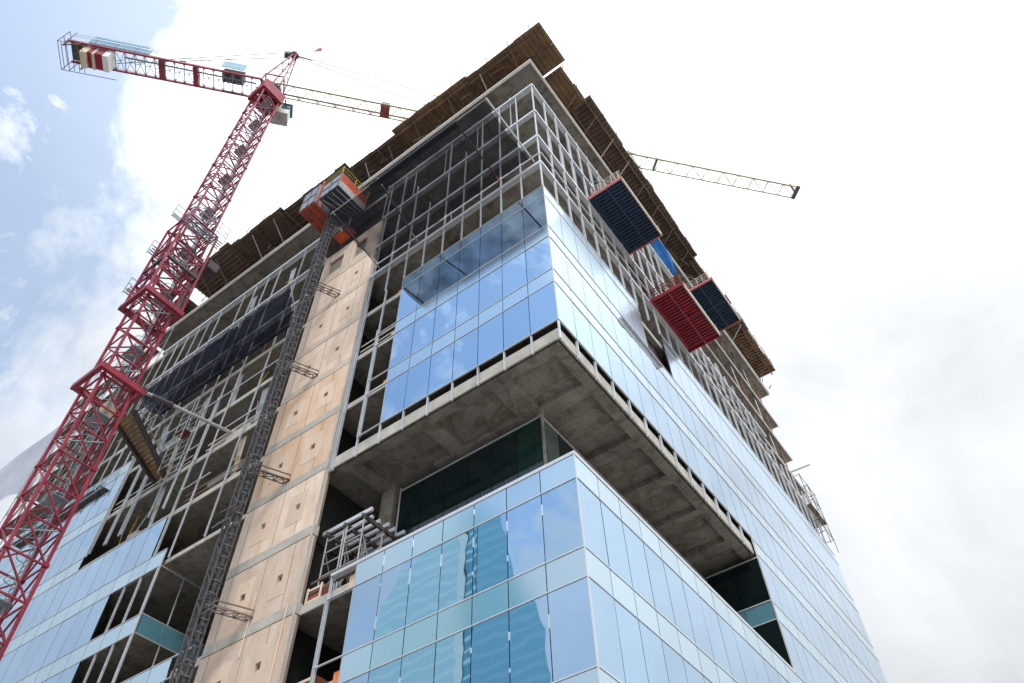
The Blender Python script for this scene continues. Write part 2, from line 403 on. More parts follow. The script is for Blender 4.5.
# left wing
OFF = 26.3
far = list(range(21))
row('L', [k for k in far if k >= 7], BT[8], BT[9]-SH, 'v', OFF); row('L', [k for k in far if k >= 7], BT[9]-SH, BT[9], 's', OFF)
row('L', [k for k in far if k >= 7], BT[7], BT[8]-SH, 'v', OFF); row('L', [k for k in far if k >= 7], BT[8]-SH, BT[8], 's', OFF)
row('L', [k for k in far if k >= 7], BT[7]-SH, BT[7], 's', OFF)
row('L', [k for k in far if k >= 1], BT[6], BT[7]-SH, 'v', OFF); row('L', far, BT[6]-SH, BT[6], 's', OFF)
row('L', [k for k in far if k >= 3], BT[5], BT[6]-SH, 'v', OFF); row('L', far, BT[5]-SH, BT[5], 's', OFF)
row('L', [k for k in far if k >= 3], BT[4], BT[5]-SH, 'v', OFF)
row('L', [-3, -2, -1] + far, BT[4]-SH, BT[4], 's', OFF); row('L', [-3, -2, -1] + far, BT[3], BT[4]-SH, 'v', OFF)
# right face
rc = list(range(29))
for i in (6, 7, 8):
    ks = [k for k in rc if not (i == 8 and k in (7, 8))]
    row('R', ks, BT[i], BT[i+1]-SH, 'f' if i == 8 else 'v'); row('R', ks, BT[i+1]-SH, BT[i+1], 'f' if i == 8 else 's')
hi = [k for k in rc if k >= 13]
row('R', hi, BT[6]-SH, BT[6], 's'); row('R', hi, BT[5], BT[6]-SH, 'v'); row('R', hi, BT[5]-SH, BT[5], 's'); row('R', hi, BT[4], BT[5]-SH, 'v')
for i in (3, 2, 1): row('R', rc, BT[i], BT[i+1]-SH, 'v')
for i in (4, 3, 2): row('R', rc, BT[i]-SH, BT[i], 's')
P(back['L'], 'glazing_backing', 'backing'); P(back['R'], 'glazing_backing', 'backing')
def emit(lst, name, m, extra=()):
    lst.sort(key=lambda q: -q[0])
    rest = MB()
    for n, (s_, fr, bk) in enumerate(lst):
        mb = MB() if n < 100 - len(extra) else rest
        i = len(mb.v); mb.v += fr + bk
        mb.f += [(i,i+1,i+2,i+3), (i+7,i+6,i+5,i+4)] + [(i+k, i+4+k, i+4+(k+1)%4, i+(k+1)%4) for k in range(4)]
        if mb is not rest: P(mb, name, m)
    if rest.v: tag(P(rest, name, m), kind='stuff')
emit(rough_units, 'rough_pane', 'rough_glass'); emit(panes, 'glass_pane', 'glass', range(32)); emit(spans, 'spandrel_panel', 'spandrel')

# silver transoms
for z in (BT[6], BT[7]-SH, BT[7], BT[8]-SH, BT[8], BT[9]-SH, BT[9]): transom('L', 0.0, 7*W+(1.44 if z < 38 else 0), z)
for z in (BT[4], BT[4]-SH, BT[3], BT[3]-SH, BT[2], BT[2]-SH): transom('L', 0.0, 8*W-0.05, z)
for z, k in ((BT[9], 7), (BT[9]-SH, 7), (BT[8], 7), (BT[8]-SH, 7), (BT[7], 7), (BT[7]-SH, 1), (BT[6], 0), (BT[6]-SH, 0), (BT[5], 0), (BT[5]-SH, 0), (BT[4], -4), (BT[4]-SH, -4), (BT[3], -4)):
    transom('L', OFF+k*W, 57.5, z)
for z in (BT[6], BT[7]-SH, BT[7], BT[8]-SH, BT[8]): transom('R', 0.05, YR, z, 0.045)
for z in (BT[9], BT[9]-SH): transom('R', 0.05, 7*W, z, 0.045); transom('R', 9*W, YR, z, 0.045)
for z in (BT[6]-SH, BT[5], BT[5]-SH, BT[4]): transom('R', 13*W if z > 21 else 0.05, YR, z, 0.045)
for z in (BT[4]-SH, BT[3], BT[3]-SH, BT[2]): transom('R', 0.05, YR, z, 0.045)
P(MB().box(-8*W, 0.02, -0.02, 0.30, BT[4]+0.03, BT[4]+0.14).box(-0.30, 0.02, 0.302, 13*W, BT[4]+0.03, BT[4]+0.14), 'coping', 'alu')
# corner posts of the glass box
for z0, z1 in ((BT[6], BT[9]), (BT[1], BT[4])): P(MB().box(-0.035, 0.012, -0.012, 0.035, z0, z1), 'corner_post', 'alu')
# curtain wall end caps
for z0, z1, x in ((BT[6], BT[9], -7*W), (BT[1], BT[4], -7*W)): P(MB().box(x-0.03, x-0.002, 0.0, 0.12, z0, z1), 'end_mullion', 'stud')

# ---- recessed dark glazing round the void and its return walls
def dark_run(p0, p1, z0, z1, n, m='dark_glass', name='glass_pane'):
    p0 = Vector((*p0, 0)); p1 = Vector((*p1, 0)); d = (p1-p0)/n
    nrm = Vector((d.y, -d.x, 0)).normalized()*0.03
    for k in range(n):
        a = p0 + d*k + d.normalized()*0.015; b = p0 + d*(k+1) - d.normalized()*0.015
        mb = MB(); i = 0
        pts = [a-nrm, b-nrm, b+nrm, a+nrm]
        mb.v = [(q.x, q.y, z0) for q in pts] + [(q.x, q.y, z1) for q in pts]
        mb.f = [(0,3,2,1), (4,5,6,7)] + [(k2, (k2+1)%4, 4+(k2+1)%4, 4+k2) for k2 in range(4)]
        P(mb, name, m)
dark_run((-11.55, 3.08), (-4.55, 3.08), 20.1, 26.70, 5); dark_run((-4.55, 3.08), (-3.2, 3.08), 20.1, 26.70, 1, 'green_pane')
dark_run((-3.2, 3.08), (-3.2, 4.4), 20.1, 26.70, 1, 'grey_pane'); dark_run((-3.2, 4.4), (-3.2, 19.30), 20.1, 26.70, 10)
P(MB().bar((-11.55, 3.08, 26.74), (-3.2, 3.08, 26.74), 0.12, 0.09), 'head_track', 'alu')
P(MB().bar((-3.2, 3.0, 26.74), (-3.2, 19.3, 26.74), 0.12, 0.09), 'head_track', 'alu')
P(MB().bar((-11.6, 3.08, 20.0), (-11.6, 3.08, 26.95), 0.08), 'mullion', 'stud')
P(MB().box(-3.1, -3.0, 2.9, 3.0, 20.0, 26.95).bar((-3.2, 3.0, 26.95), (-3.2, 3.0, 26.78), 0.1), 'corner_post', 'concrete')
hang = MB()
for x in (-4.6, -6.4, -8.2, -10.0): hang.bar((x, 3.08, 26.76), (x, 3.08, 27.3), 0.05)
for y in (4.9, 6.6, 8.7, 12.0, 15.2): hang.bar((-3.2, y, 26.76), (-3.2, y, 27.3), 0.05)
P(hang, 'hanger', 'shore')
ye = 13*W - 0.06
dark_run((-3.1, ye), (-0.05, ye), 24.34, 26.9, 2); dark_run((-3.1, ye), (-0.05, ye), 20.3, 23.2, 2)
dark_run((-3.1, ye), (-0.05, ye), 23.26, 24.28, 2, 'teal', 'spandrel_panel')
for z in (26.95, 24.31, 23.23): P(MB().bar((-3.15, ye-0.03, z), (-0.02, ye-0.03, z), 0.09, 0.06), 'transom', 'alu')
P(MB().box(-0.03, 0.05, ye-0.06, ye, 20.3, 28.3), 'end_mullion', 'alu')

# notch in the left wing
xn = -26.30
dark_run((xn, 0.08), (xn, 4.0), 23.26, 24.28, 3, 'teal', 'spandrel_panel')
for z in (24.31, 23.23, 27.2): P(MB().bar((xn, 0.05, z), (xn, 4.1, z), 0.06, 0.05), 'transom', 'alu')
for y in (1.6, 3.2): P(MB().bar((xn-0.05, y, 20.0), (xn-0.05, y, 27.3), 0.05), 'mullion', 'stud')
P(MB().bar((xn, -0.02, 20.1), (xn, -0.02, 28.2), 0.07), 'corner_post', 'alu')
dark_run((xn, 4.15), (-19.6, 4.15), 20.0, 23.2, 4); dark_run((xn, 4.15), (-19.6, 4.15), 23.26, 24.28, 4, 'teal', 'spandrel_panel')

# ---- bare mullions and rails where glass is still missing
def mull(face, a, z0, z1, w=0.07, d=0.16, y=0.02):
    w *= 0.8; d *= 0.75
    if face == 'L': P(MB().box(-a-w/2, -a+w/2, y-0.02, y+d-0.02, z0, z1), 'mullion', 'stud')
    else: P(MB().box(-y-d+0.02, -y+0.02, a-w/2, a+w/2, z0, z1), 'mullion', 'stud')
# short tails hanging below the glass over the void
for k in range(0, 9): mull('L', max(0.05, k*W), 27.02, 28.24, 0.08, 0.15)
for k in range(1, 13): mull('R', k*W, 27.02, 28.24, 0.08, 0.15)
# bay between glass and core
for z0, z1 in ((28.3, 40.9),): 
    mull('L', 8*W-0.06, z0, z1, 0.06); mull('L', 8*W+0.06, z0, z1-4, 0.05)
mull('L', 13.42, 27.0, 40.9, 0.09, 0.2); mull('L', 13.58, 27.0, 44, 0.05, 0.2)
mull('L', 8*W-0.05, 11, 20.3, 0.05); mull('L', 8*W+0.05, 11, 19.3, 0.05)
# stud wall of the upper corner, left face
for k in range(0, 10):
    top = 56.85 if k in (0, 1, 2, 3, 5, 8, 9) else random.choice((48.9, 53.0, 56.8))
    mull('L', max(0.06, k*W+random.uniform(-.03, .03)), 40.85, top, random.choice((0.06, 0.075, 0.09)), 0.14, 0.0)
    if k % 2 == 1: mull('L', k*W+0.55, 52.1, 57.4, 0.045, 0.1, 0.10)
for z in (56.62, 51.78, 47.7): P(MB().box(-13.7, 0.03, -0.05, 0.20, z-0.17, z+0.10), 'stud_track', 'alu')
P(MB().box(-13.2, 0.04, -0.11, -0.05, 44.86, 44.94), 'guard_rail', 'alu')
P(MB().box(-13.7, 0.02, -0.04, 0.2, 43.78, 44.06), 'stud_track', 'alu')
# same on the right face
for k in range(1, 29):
    hi_ = 56.9 if k < 13 else (48.6 if k < 22 else 46.2)
    mull('R', k*W+random.uniform(-.04, .04), 40.85, hi_ + random.uniform(-.6, .6), random.choice((0.07, 0.09, 0.11)), 0.16, 0.0)
for k in range(1, 16): mull('R', k*W+0.42, 48.1, random.choice((52.0, 56.9, 57.6)), 0.045, 0.1, 0.12)
for z, y1 in ((56.62, 21), (51.78, 21), (47.7, 34)): P(MB().box(-0.20, 0.05, 0.06, y1, z-0.17, z+0.08), 'stud_track', 'alu')
P(MB().box(0.05, 0.11, 0.0, 34, 45.0, 45.08), 'guard_rail', 'alu')
P(MB().box(-0.2, 0.04, 0.06, YR, 43.82, 44.06), 'stud_track', 'alu')
# left wing stud wall
for k in range(1, 15):
    x = 19.9 + k*W
    if x < 41.5 and k not in (3, 8): mull('L', x, 40.0 if x > 37 else (32.4 if x > 27.7 else (35.5 if k % 2 else 27.5)), 56.75, random.choice((0.05, 0.06, 0.075)), 0.12, 0.0)
for k in range(0, 12, 1):
    x = OFF + 0.25 + k*W*0.98
    if x < 31: mull('L', x, 20.4, 27.2, 0.08, 0.15, 0.02)
for x, z0 in ((27.55, 28.3), (28.9, 32.4), (33.0, 32.4), (34.6, 32.4), (36.7, 32.4)): mull('L', x, z0, 41.5, 0.10, 0.16, 0.01)
P(MB().box(-41.4, -19.6, -0.06, 0.2, 56.42, 56.72), 'stud_track', 'alu')
for z in (52.0, 47.85): P(MB().box(-41.4, -19.6, -0.05, 0.2, z-0.14, z+0.06), 'stud_track', 'alu')
for z, x0, x1 in ((45.1, -41, -19.7), (41.0, -36.8, -19.7), (36.9, -33, -27.5), (36.8, -25, -21), (32.9, -27.5, -24.6)):
    P(MB().box(x0, x1, -0.10, -0.05, z-0.035, z+0.035), 'guard_rail', 'alu')
# bundles of studs stood between the mullions
for x, z0 in ((21.4, 52.1), (29.0, 52.1), (24.3, 52.1), (22.0, 44.2), (21.6, 40.0), (22.3, 36.0), (22.9, 31.9), (29.6, 40.0), (31.2, 36.0), (34.4, 40.0), (30.6, 32.0), (26.2, 40.0)):
    b = MB()
    for j in range(5): b.bar((-x-0.13*j, 0.55+0.03*j, z0), (-x-0.13*j+0.02, 0.42, z0+3.4), 0.045)
    o = P(b, 'stud_bundle', 'stud' if random.random() < 0.7 else 'buff')
    MB().bar((-x-0.62, 0.40, z0+1.7), (-x+0.06, 0.38, z0+1.7), 0.05, 0.10).build('strap', 'yellow', o)
# timber and marker blocks on the slab edges
for x, z, w in ((-24.9, 35.85, 2.2), (-35.2, 35.85, 1.2), (-32.4, 31.8, 1.0)):
    P(MB().box(x, x+w, 0.22, 0.5, z, z+0.35), 'edge_kerb', 'slab_edge')
for x, z in ((-10.7, 27.78), (-10.7, 39.98), (-10.75, 19.9), (-10.75, 15.85), (-10.7, 35.85), (-10.7, 31.78)):
    P(MB().box(x-0.25, x+0.25, 0.24, 0.29, z-0.34, z+0.22), 'edge_marker', 'orange_tape' if random.random() < 0.6 else 'sheath_warm')

# ---- peach boarded core between the two stud walls
def wall_holes(mb, x0, x1, z0, z1, y0, y1, holes):
    xs = sorted({x0, x1, *[h[0] for h in holes], *[h[1] for h in holes]}); zs = sorted({z0, z1, *[h[2] for h in holes], *[h[3] for h in holes]})
    for a, b in zip(xs, xs[1:]):
        for c, d in zip(zs, zs[1:]):
            cx, cz = (a+b)/2, (c+d)/2
            if any(h[0] < cx < h[1] and h[2] < cz < h[3] for h in holes): continue
            mb.box(a, b, y0, y1, c, d)
CX0, CX1 = -19.5, -13.72
cores = list(zip(FL[2:12], FL[3:13]))
for n, (a, b) in enumerate(cores):
    z0, z1 = a+0.12, b-0.46
    if b > 51: z1 = 51.6
    holes = [(x-0.17, x+0.17, a+1.68, a+2.04) for x in (-15.3, -17.7)] if b < 50 else [(-16.15, -15.05, 48.6, 50.5), (-18.85, -17.35, 48.6, 50.5)]
    mb = MB(); wall_holes(mb, CX0, CX1, z0, z1, 0.0, 0.16, holes)
    w = P(mb, 'sheathing_panel', 'sheath_warm' if n in (4, 5) else 'sheath')
    for hx in (-15.3, -17.7):
        if b > 50: continue
        p = MB(); wall_holes(p, hx-0.62+random.uniform(-.1, .1), hx+0.55, a+0.9, a+2.75, -0.014, 0.002, [(hx-0.17, hx+0.17, a+1.68, a+2.04)])
        p.build('cover_board', 'patch', w)
    j = MB()
    for xj in (-14.9+random.uniform(-.4, .4), -16.55, -18.9): j.box(xj-0.012, xj+0.012, -0.006, 0.001, z0+0.05, z1-0.02)
    j.build('board_joint', 'timber', w)
    if b < 51.5:
        bandm = P(MB().box(CX0, CX1+0.02, -0.012, 0.3, b-0.42, b+0.115), 'slab_band', 'band_grey' if n < 5 else 'band')
        MB().box(CX0, CX1, -0.006, 0.05, b-0.455, b-0.423).build('band_joint', 'timber', bandm)  # thin dark strip closing the joint under each floor band
P(MB().box(CX0, CX1-0.02, 0.17, 0.30, 11.8, 51.5), 'core_wall', 'inner')
dark_bays = MB()  # added black partitions stand in for the deep shade inside these bays
for a, b in zip(FL[2:-1], FL[3:]):
    dark_bays.box(-19.6, -14.6, 0.9, 1.0, a+0.003, b-0.43); dark_bays.box(-14.6, -14.5, 0.9, 4.6, a+0.003, b-0.43)
    if not 19 < a < 27: dark_bays.box(-14.5, -10.2, 4.5, 4.6, a+0.003, b-0.43)
P(dark_bays, 'inner_wall', 'backing')
P(MB().box(CX1-0.10, CX1+0.012, -0.03, -0.001, 11.8, 51.6), 'corner_trim', 'slab_edge')
conduit = MB()
for x, z0, z1 in ((-16.7, 18.5, 21.5), (-14.3, 15.0, 20.0)): conduit.tube((x, -0.05, z0), (x+0.05, -0.05, z1), 0.03, 6)
P(conduit, 'conduit', 'sheath')

# ducts, pipes and edge protection on the open floors
for x, y, z, ln in ((-8.5, 1.6, 43.1, 4.0), (-3.0, 2.2, 51.2, 5.0), (-10.0, 1.8, 47.0, 5.5), (-27.0, 1.9, 51.0, 6.5), (-33.0, 1.5, 43.0, 5.0), (-24.0, 1.5, 34.6, 3.5), (-34.0, 1.7, 30.8, 4.0), (-24.5, 1.6, 38.9, 4.5)):
    P(MB().tube((x, y, z), (x-ln, y+0.2, z), 0.22, 12), 'duct', 'stud')
for y, z, ln in ((6.0, 43.1, 5), (14.0, 51.2, 6), (22.0, 47.0, 7)): P(MB().tube((-1.7, y, z), (-1.8, y+ln, z), 0.22, 12), 'duct', 'stud')
pip = []
for k in range(16):
    x = -20.5 - random.random()*15; z = random.choice((31.75, 35.8, 39.95, 44.1, 47.9))
    P(MB().tube((x, 0.5+random.random(), z+0.003), (x+0.05, 0.5+random.random(), z+3.3), 0.035, 6), 'standpipe', random.choice(('stud', 'rust', 'yellow')))
for k in range(9):
    x = -2.2 - random.random()*10; z = random.choice((44.1, 47.9, 52.0))
    P(MB().tube((x, 0.7+random.random(), z+0.003), (x+0.1, 0.7+random.random(), z+3.4), 0.035, 6), 'standpipe', random.choice(('stud', 'rust', 'shore')))
for x0, x1, z in ((-27.3, -21.0, 31.75), (-36.6, -28.5, 35.8), (-27.0, -20.5, 35.8), (-13.5, -10.6, 35.8), (-13.5, -10.6, 19.85)):
    P(MB().box(x0, x1, 0.32, 0.36, z+0.95, z+1.05).box(x0, x1, 0.32, 0.36, z+0.45, z+0.55), 'edge_board', random.choice(('timber', 'buff')))
# white setting clips along the joints of the lower block
cl_ = MB()
for k in range(1, 7):
    for z in (13.0, 14.2, 17.0, 18.4, 19.7):
        if random.random() < 0.7: cl_.box(-k*W-0.02, -k*W+0.02, -0.02, 0.03, z+random.uniform(-.3, .3), z+random.uniform(.36, .42))
tag(P(cl_, 'setting_clips', 'alu'), kind='stuff')

# ------------------------------------------------------------------ catch nets
def net_sheet(c00, c10, c11, c01, nx, ny, sag, jag=0.0):
    mb = MB(); c = [Vector(q) for q in (c00, c10, c11, c01)]
    for j in range(ny+1):
        for i in range(nx+1):
            u, v = i/nx, j/ny
            p = (c[0]*(1-u)+c[1]*u)*(1-v) + (c[3]*(1-u)+c[2]*u)*v
            s = sag*math.sin(math.pi*v)*(0.7+0.3*math.sin(u*17)) + random.uniform(-.03, .03)
            p = p + Vector((random.uniform(-jag, jag), random.uniform(-jag, jag), -s))
            mb.v.append(tuple(p))
    for j in range(ny):
        for i in range(nx):
            a = j*(nx+1)+i; mb.f.append((a, a+1, a+nx+2, a+nx+1))
    return mb
n1 = thing('catch_net', 'dark grey safety net slung out on pipes above the glass corner block', 'safety net', (-6.5, 0, 44.9), 'safety nets slung from the facade')
O = (-6.5, 0, 44.9)
net_sheet((-13.0, -0.15, 44.9), (-0.75, -0.15, 44.9), (-0.70, -4.55, 45.0), (-13.0, -4.55, 45.0), 26, 10, 0.55, 0.05).build('netting', 'net', n1, O)
hm = MB()
for i in range(60):
    x = -9.4 + i*6.6/60
    hm.bar((x, -4.5-random.uniform(0, .06), 45.0), (x+0.12, -4.30, 44.86-random.uniform(0, .1)), 0.10, 0.10)
hm.bar((-9.6, -4.56, 45.02), (-2.75, -4.56, 45.02), 0.14, 0.34)
hm.build('hem', 'net_hem', n1, O)
for x0, x1, m in ((-0.55, -0.52, 'alu'), (-3.0, -2.84, 'pink'), (-9.84, -8.9, 'scaf'), (-13.2, -12.75, 'scaf')):
    MB().tube((x0, 0.2, 44.85), (x1, -4.65, 44.98), 0.055, 8).build('outrigger_pipe', m, n1, O)
MB().tube((-13.0, -4.6, 44.98), (-0.5, -4.6, 45.0), 0.03, 6).build('edge_cable', 'scaf', n1, O)
n2 = thing('catch_net', 'navy safety net draped along the studs of the left wing', 'safety net', (-28, 0, 44.6), 'safety nets slung from the facade')
O = (-28, 0, 44.6)
net_sheet((-35.2, -0.12, 44.5), (-20.9, -0.12, 44.6), (-19.7, -1.9, 46.0), (-36.4, -1.85, 46.0), 34, 10, 0.8, 0.09).build('netting', 'net_blue', n2, O)
hm = MB(); hm.bar((-35.2, -0.16, 44.5), (-20.9, -0.16, 44.5), 0.10, 0.16); hm.build('hem', 'net_hem', n2, O)
for x0, x1 in ((-20.8, -19.65), (-26.3, -25.0), (-35.2, -36.4)): MB().tube((x0, 0.1, 44.5), (x1, -1.95, 46.02), 0.05, 8).build('outrigger_pipe', 'alu', n2, O)

# ------------------------------------------------------------------ formwork tables for the next floor
def formwork(label, x0, x1, y0, y1, z, axis, legs, m='ply', joists=True, railside=None):
    """axis: direction of the open edge ('x' for the left face, 'y' for the right face)"""
    t = thing('formwork_table', label, 'formwork', ((x0+x1)/2, (y0+y1)/2, z), 'formwork tables along the roof edge'); O = t.location
    # deck boards, lapped under the neighbouring table
    if axis == 'x': x0 -= 0.28
    elif y0 > 6: y0 -= 0.28
    d = MB()
    if axis == 'x':
        n = max(1, int((x1-x0)/1.25)); s = (x1-x0)/n
        for k in range(n): d.box(x0+k*s+0.002, x0+(k+1)*s-0.002, y0+random.uniform(-.06, .06), y1, z, z+0.03)
    else:
        n = max(1, int((y1-y0)/1.25)); s = (y1-y0)/n
        for k in range(n): d.box(x0, x1+random.uniform(-.06, .06), y0+k*s+0.002, y0+(k+1)*s-0.002, z, z+0.03)
    d.build('deck', m, t, O)
    j = MB()
    if axis == 'x':
        if joists:
            k = x0+0.1
            while k < x1: j.box(k, k+0.06, y0+0.08, y1-0.1, z-0.17, z-0.003); k += 0.42
            for yy in (y0+0.45, y0+1.9): j.box(x0, x1, yy, yy+0.09, z-0.42, z-0.173)
        else:
            yy = y0+0.15
            while yy < y1: j.box(x0, x1, yy, yy+0.10, z-0.17, z-0.003); yy += 0.42
            k = x0+0.3
            while k < x1: j.box(k, k+0.10, y0+0.2, y1-0.1, z-0.42, z-0.173); k += 3.1
    else:
        if joists:
            k = y0+0.1
            while k < y1: j.box(x0+0.1, x1-0.08, k, k+0.06, z-0.17, z-0.003); k += 0.42
            for xx in (x1-0.55, x1-1.9): j.box(xx, xx+0.09, y0, y1, z-0.42, z-0.173)
        else:
            xx = x0+0.15
            while xx < x1: j.box(xx, xx+0.10, y0, y1, z-0.17, z-0.003); xx += 0.42
            k = y0+0.3
            while k < y1: j.box(x0+0.1, x1-0.2, k, k+0.10, z-0.42, z-0.173); k += 3.1
    j.build('joists', 'timber', t, O)
    # shoring frames standing on the roof slab
    for (lx, ly) in legs:
        f = MB(); h0, h1 = 61.13, z-0.17
        if axis == 'x': A = [(lx, ly), (lx+1.5, ly)]
        else: A = [(lx, ly), (lx, ly+1.5)]
        for ax, ay in A: f.bar((ax, ay, h0), (ax, ay, h1), 0.07)
        f.bar((*A[0], h0+0.4), (*A[1], h1-0.3), 0.05); f.bar((*A[1], h0+0.4), (*A[0], h1-0.3), 0.05)
        f.bar((*A[0], h0+0.4), (*A[1], h0+0.4), 0.05); f.bar((*A[0], h1-0.3), (*A[1], h1-0.3), 0.05)
        # raker out to the edge of the deck
        if axis == 'x': f.bar((lx+0.75, ly, h0+0.3), (lx+0.75, y0+0.35, h1-0.05), 0.06)
        else: f.bar((lx, ly+0.75, h0+0.3), (x1-0.35, ly+0.75, h1-0.05), 0.06)
        f.build('shoring_frame', random.choice(('shore', 'shore', 'rust', 'scaf')), t, O)
    # loose braces, ties and hanging timbers under the deck
    c = MB(); n = int(((x1-x0) if axis == 'x' else (y1-y0))*1.6)
    for k in range(n):
        u = random.random(); h = random.uniform(61.2, 63.2); dh = random.uniform(-0.2, 1.0); dl = random.uniform(-1.4, 1.4); o_ = random.uniform(-0.9, 0.5)
        if axis == 'x': a = (x0+u*(x1-x0), max(y0+0.3, o_), h); b2 = (min(x1, max(x0, a[0]+dl)), a[1]+random.uniform(0, .5), min(63.7, h+dh))
        else: a = (min(x1-0.3, -o_), y0+u*(y1-y0), h); b2 = (a[0]-random.uniform(0, .5), min(y1, max(y0, a[1]+dl)), min(63.7, h+dh))
        c.bar(a, b2, random.choice((0.04, 0.05, 0.07)))
    tag(c.build('bracing', random.choice(('rust', 'shore', 'timber')), t, O), kind='stuff')
    # guard rail
    g = MB()
    if axis == 'x':
        k = x0+0.3
        while k < x1: g.bar((k, y0+0.03, z), (k+random.uniform(-.05, .05), y0+0.0, z+1.15+random.uniform(-.1, .3)), 0.045); k += 2.1
        for h in (0.55, 1.1): g.bar((x0+0.2, y0+0.03, z+h), (x1-0.2, y0+0.03, z+h), 0.03)
    else:
        k = y0+0.3
        while k < y1: g.bar((x1-0.03, k, z), (x1, k+random.uniform(-.05, .05), z+1.15+random.uniform(-.1, .3)), 0.045); k += 2.1
        for h in (0.55, 1.1): g.bar((x1-0.03, y0+0.2, z+h), (x1-0.03, y1-0.2, z+h), 0.03)
    g.build('guard_rail', 'buff' if random.random() < .5 else 'shore', t, O)
    return t
Z = 64.0
formwork('brown plywood formwork table jutting out over the sharp corner of the roof', -5.3, 2.0, -1.28, 2.4, Z, 'x', [(-1.8, 0.5), (-4.9, 0.6)])
formwork('brown plywood formwork table between the corner table and the longest brown run', -5.31-3.62, -5.31, -1.42, 4.2, Z+0.06, 'x', [(-8.2, 0.6)])
formwork('brown plywood formwork table stepping down beside the dark timber deck above the net', -12.9, -8.94, -1.50, 4.2, Z, 'x', [(-11.8, 0.6)])
formwork('dark timber formwork table above the two orange hoist cars', -18.33, -12.92, -1.15, 4.2, Z-0.02, 'x', [(-17.6, 0.5), (-14.9, 0.5)], 'timber', False)
formwork('long dark formwork table with lengthwise joists left of the orange hoist cars', -25.95, -18.35, -1.75, 4.2, Z, 'x', [(-20.5, 0.4), (-23.0, 0.4)], 'timber', False)
formwork('dark formwork table between the red crane mast and the long left table', -32.6, -25.97, -2.15, 4.2, Z-0.05, 'x', [(-28, 0.4), (-30.8, 0.4)], 'timber', False)
formwork('dark formwork table ending behind the red crane mast', -38.8, -32.62, -2.5, 4.2, Z, 'x', [(-35.5, 0.4), (-37.8, 0.4)], 'timber', False)
formwork('short brown formwork table at the far left end behind the crane collars', -43.5, -39.6, -1.2, 4.2, Z-1.3, 'x', [(-41.5, 0.4)], 'ply', True)
formwork('small pale brown formwork table set back just past the notch at the roof corner', -4.0, 1.5, 2.5, 6.2, Z-0.15, 'y', [(-0.5, 4.4)], 'ply', False)
formwork('dark timber formwork table above the first navy loading platform', -4.0, 1.95, 6.25, 16.8, Z, 'y', [(-0.5, 7.0), (-0.5, 9.6), (-0.5, 12.2), (-0.5, 14.9)], 'timber', True)
formwork('dark timber formwork table above the blue hanging tarpaulin', -4.0, 1.85, 16.85, 25.4, Z+0.05, 'y', [(-0.5, 17.6), (-0.5, 20.4), (-0.5, 23.4)], 'timber', True)
formwork('dark formwork table narrower than its neighbours above the far navy platform', -4.0, 1.45, 25.5, 31.4, Z-0.1, 'y', [(-0.5, 26.4), (-0.5, 29.2)], 'timber', True)
formwork('brown formwork table third from the far right end of the roof', -4.0, 1.85, 31.45, 36.6, Z, 'y', [(-0.5, 32.0), (-0.5, 34.6)], 'timber', True)
formwork('brown plywood formwork table last at the far right end of the roof', -4.0, 1.7, 36.7, 43.6, Z+0.05, 'y', [(-0.5, 37.8), (-0.5, 41.0)], 'ply', True)

# ------------------------------------------------------------------ loading platforms on the right face
def platform(label, y0, y1, z, x1, m, rim, railcol):
    t = thing('loading_platform', label, 'loading platform', (0.2, y0, z), 'cantilevered loading platforms'); O = t.location
    d = MB(); d.box(-1.2, x1, y0, y1, z+0.02, z+0.08)
    k = y0+0.18
    while k < y1-0.1: d.box(0.25, x1-0.1, k, k+0.07, z-0.11, z+0.018); k += 0.27
    d.build('deck', m, t, O)
    MB().box(0.28, x1-0.12, (y0+y1)/2-0.05+0, (y0+y1)/2+0.05, z-0.16, z-0.112).box((0.25+x1)/2-0.06, (0.25+x1)/2+0.06, y0, y1, z-0.17, z-0.115).build('spine_beam', m, t, O)
    MB().box(-1.2, x1+0.04, y0-0.09, y0-0.002, z-0.19, z+0.12).build('side_beam', rim, t, O); MB().box(-1.2, x1+0.04, y1+0.002, y1+0.09, z-0.19, z+0.12).build('side_beam', rim, t, O)
    MB().box(x1-0.06, x1+0.035, y0, y1, z-0.17, z+0.18).build('toe_board', 'buff', t, O)
    for yy in (y0, y1):
        g = MB(); k = 0.35
        while k <= x1: g.bar((k, yy, z+0.1), (k, yy, z+1.15), 0.05); k += 0.52
        for h in (0.5, 0.8, 1.12): g.bar((0.2, yy, z+h), (x1, yy, z+h), 0.045)
        g.build('side_rail', railcol, t, O)
    g = MB()
    for yy in (y0+0.3, y1-0.3): g.bar((-0.9, yy, z+0.1), (-0.9, yy, z+3.6), 0.09)
    g.build('prop', 'scaf', t, O)
    for yy in (y0+0.25, y1-0.25): MB().tube((x1-0.2, yy, z+0.1), (-0.3, yy+0.2, z+3.7), 0.022, 6).build('sling', 'scaf', t, O)
    return t
platform('navy loading platform with pale rim nearest the glass corner', 6.0, 11.35, 48.2, 2.62, 'navy', 'pink', 'buff')
platform('dark red loading platform jutting out above the white glass wall', 13.0, 18.4, 44.05, 2.53, 'deck_red', 'deck_red', 'rust')
platform('navy loading platform partly hidden behind the dark red platform', 22.8, 28.3, 56.2, 2.70, 'navy', 'pink', 'buff')

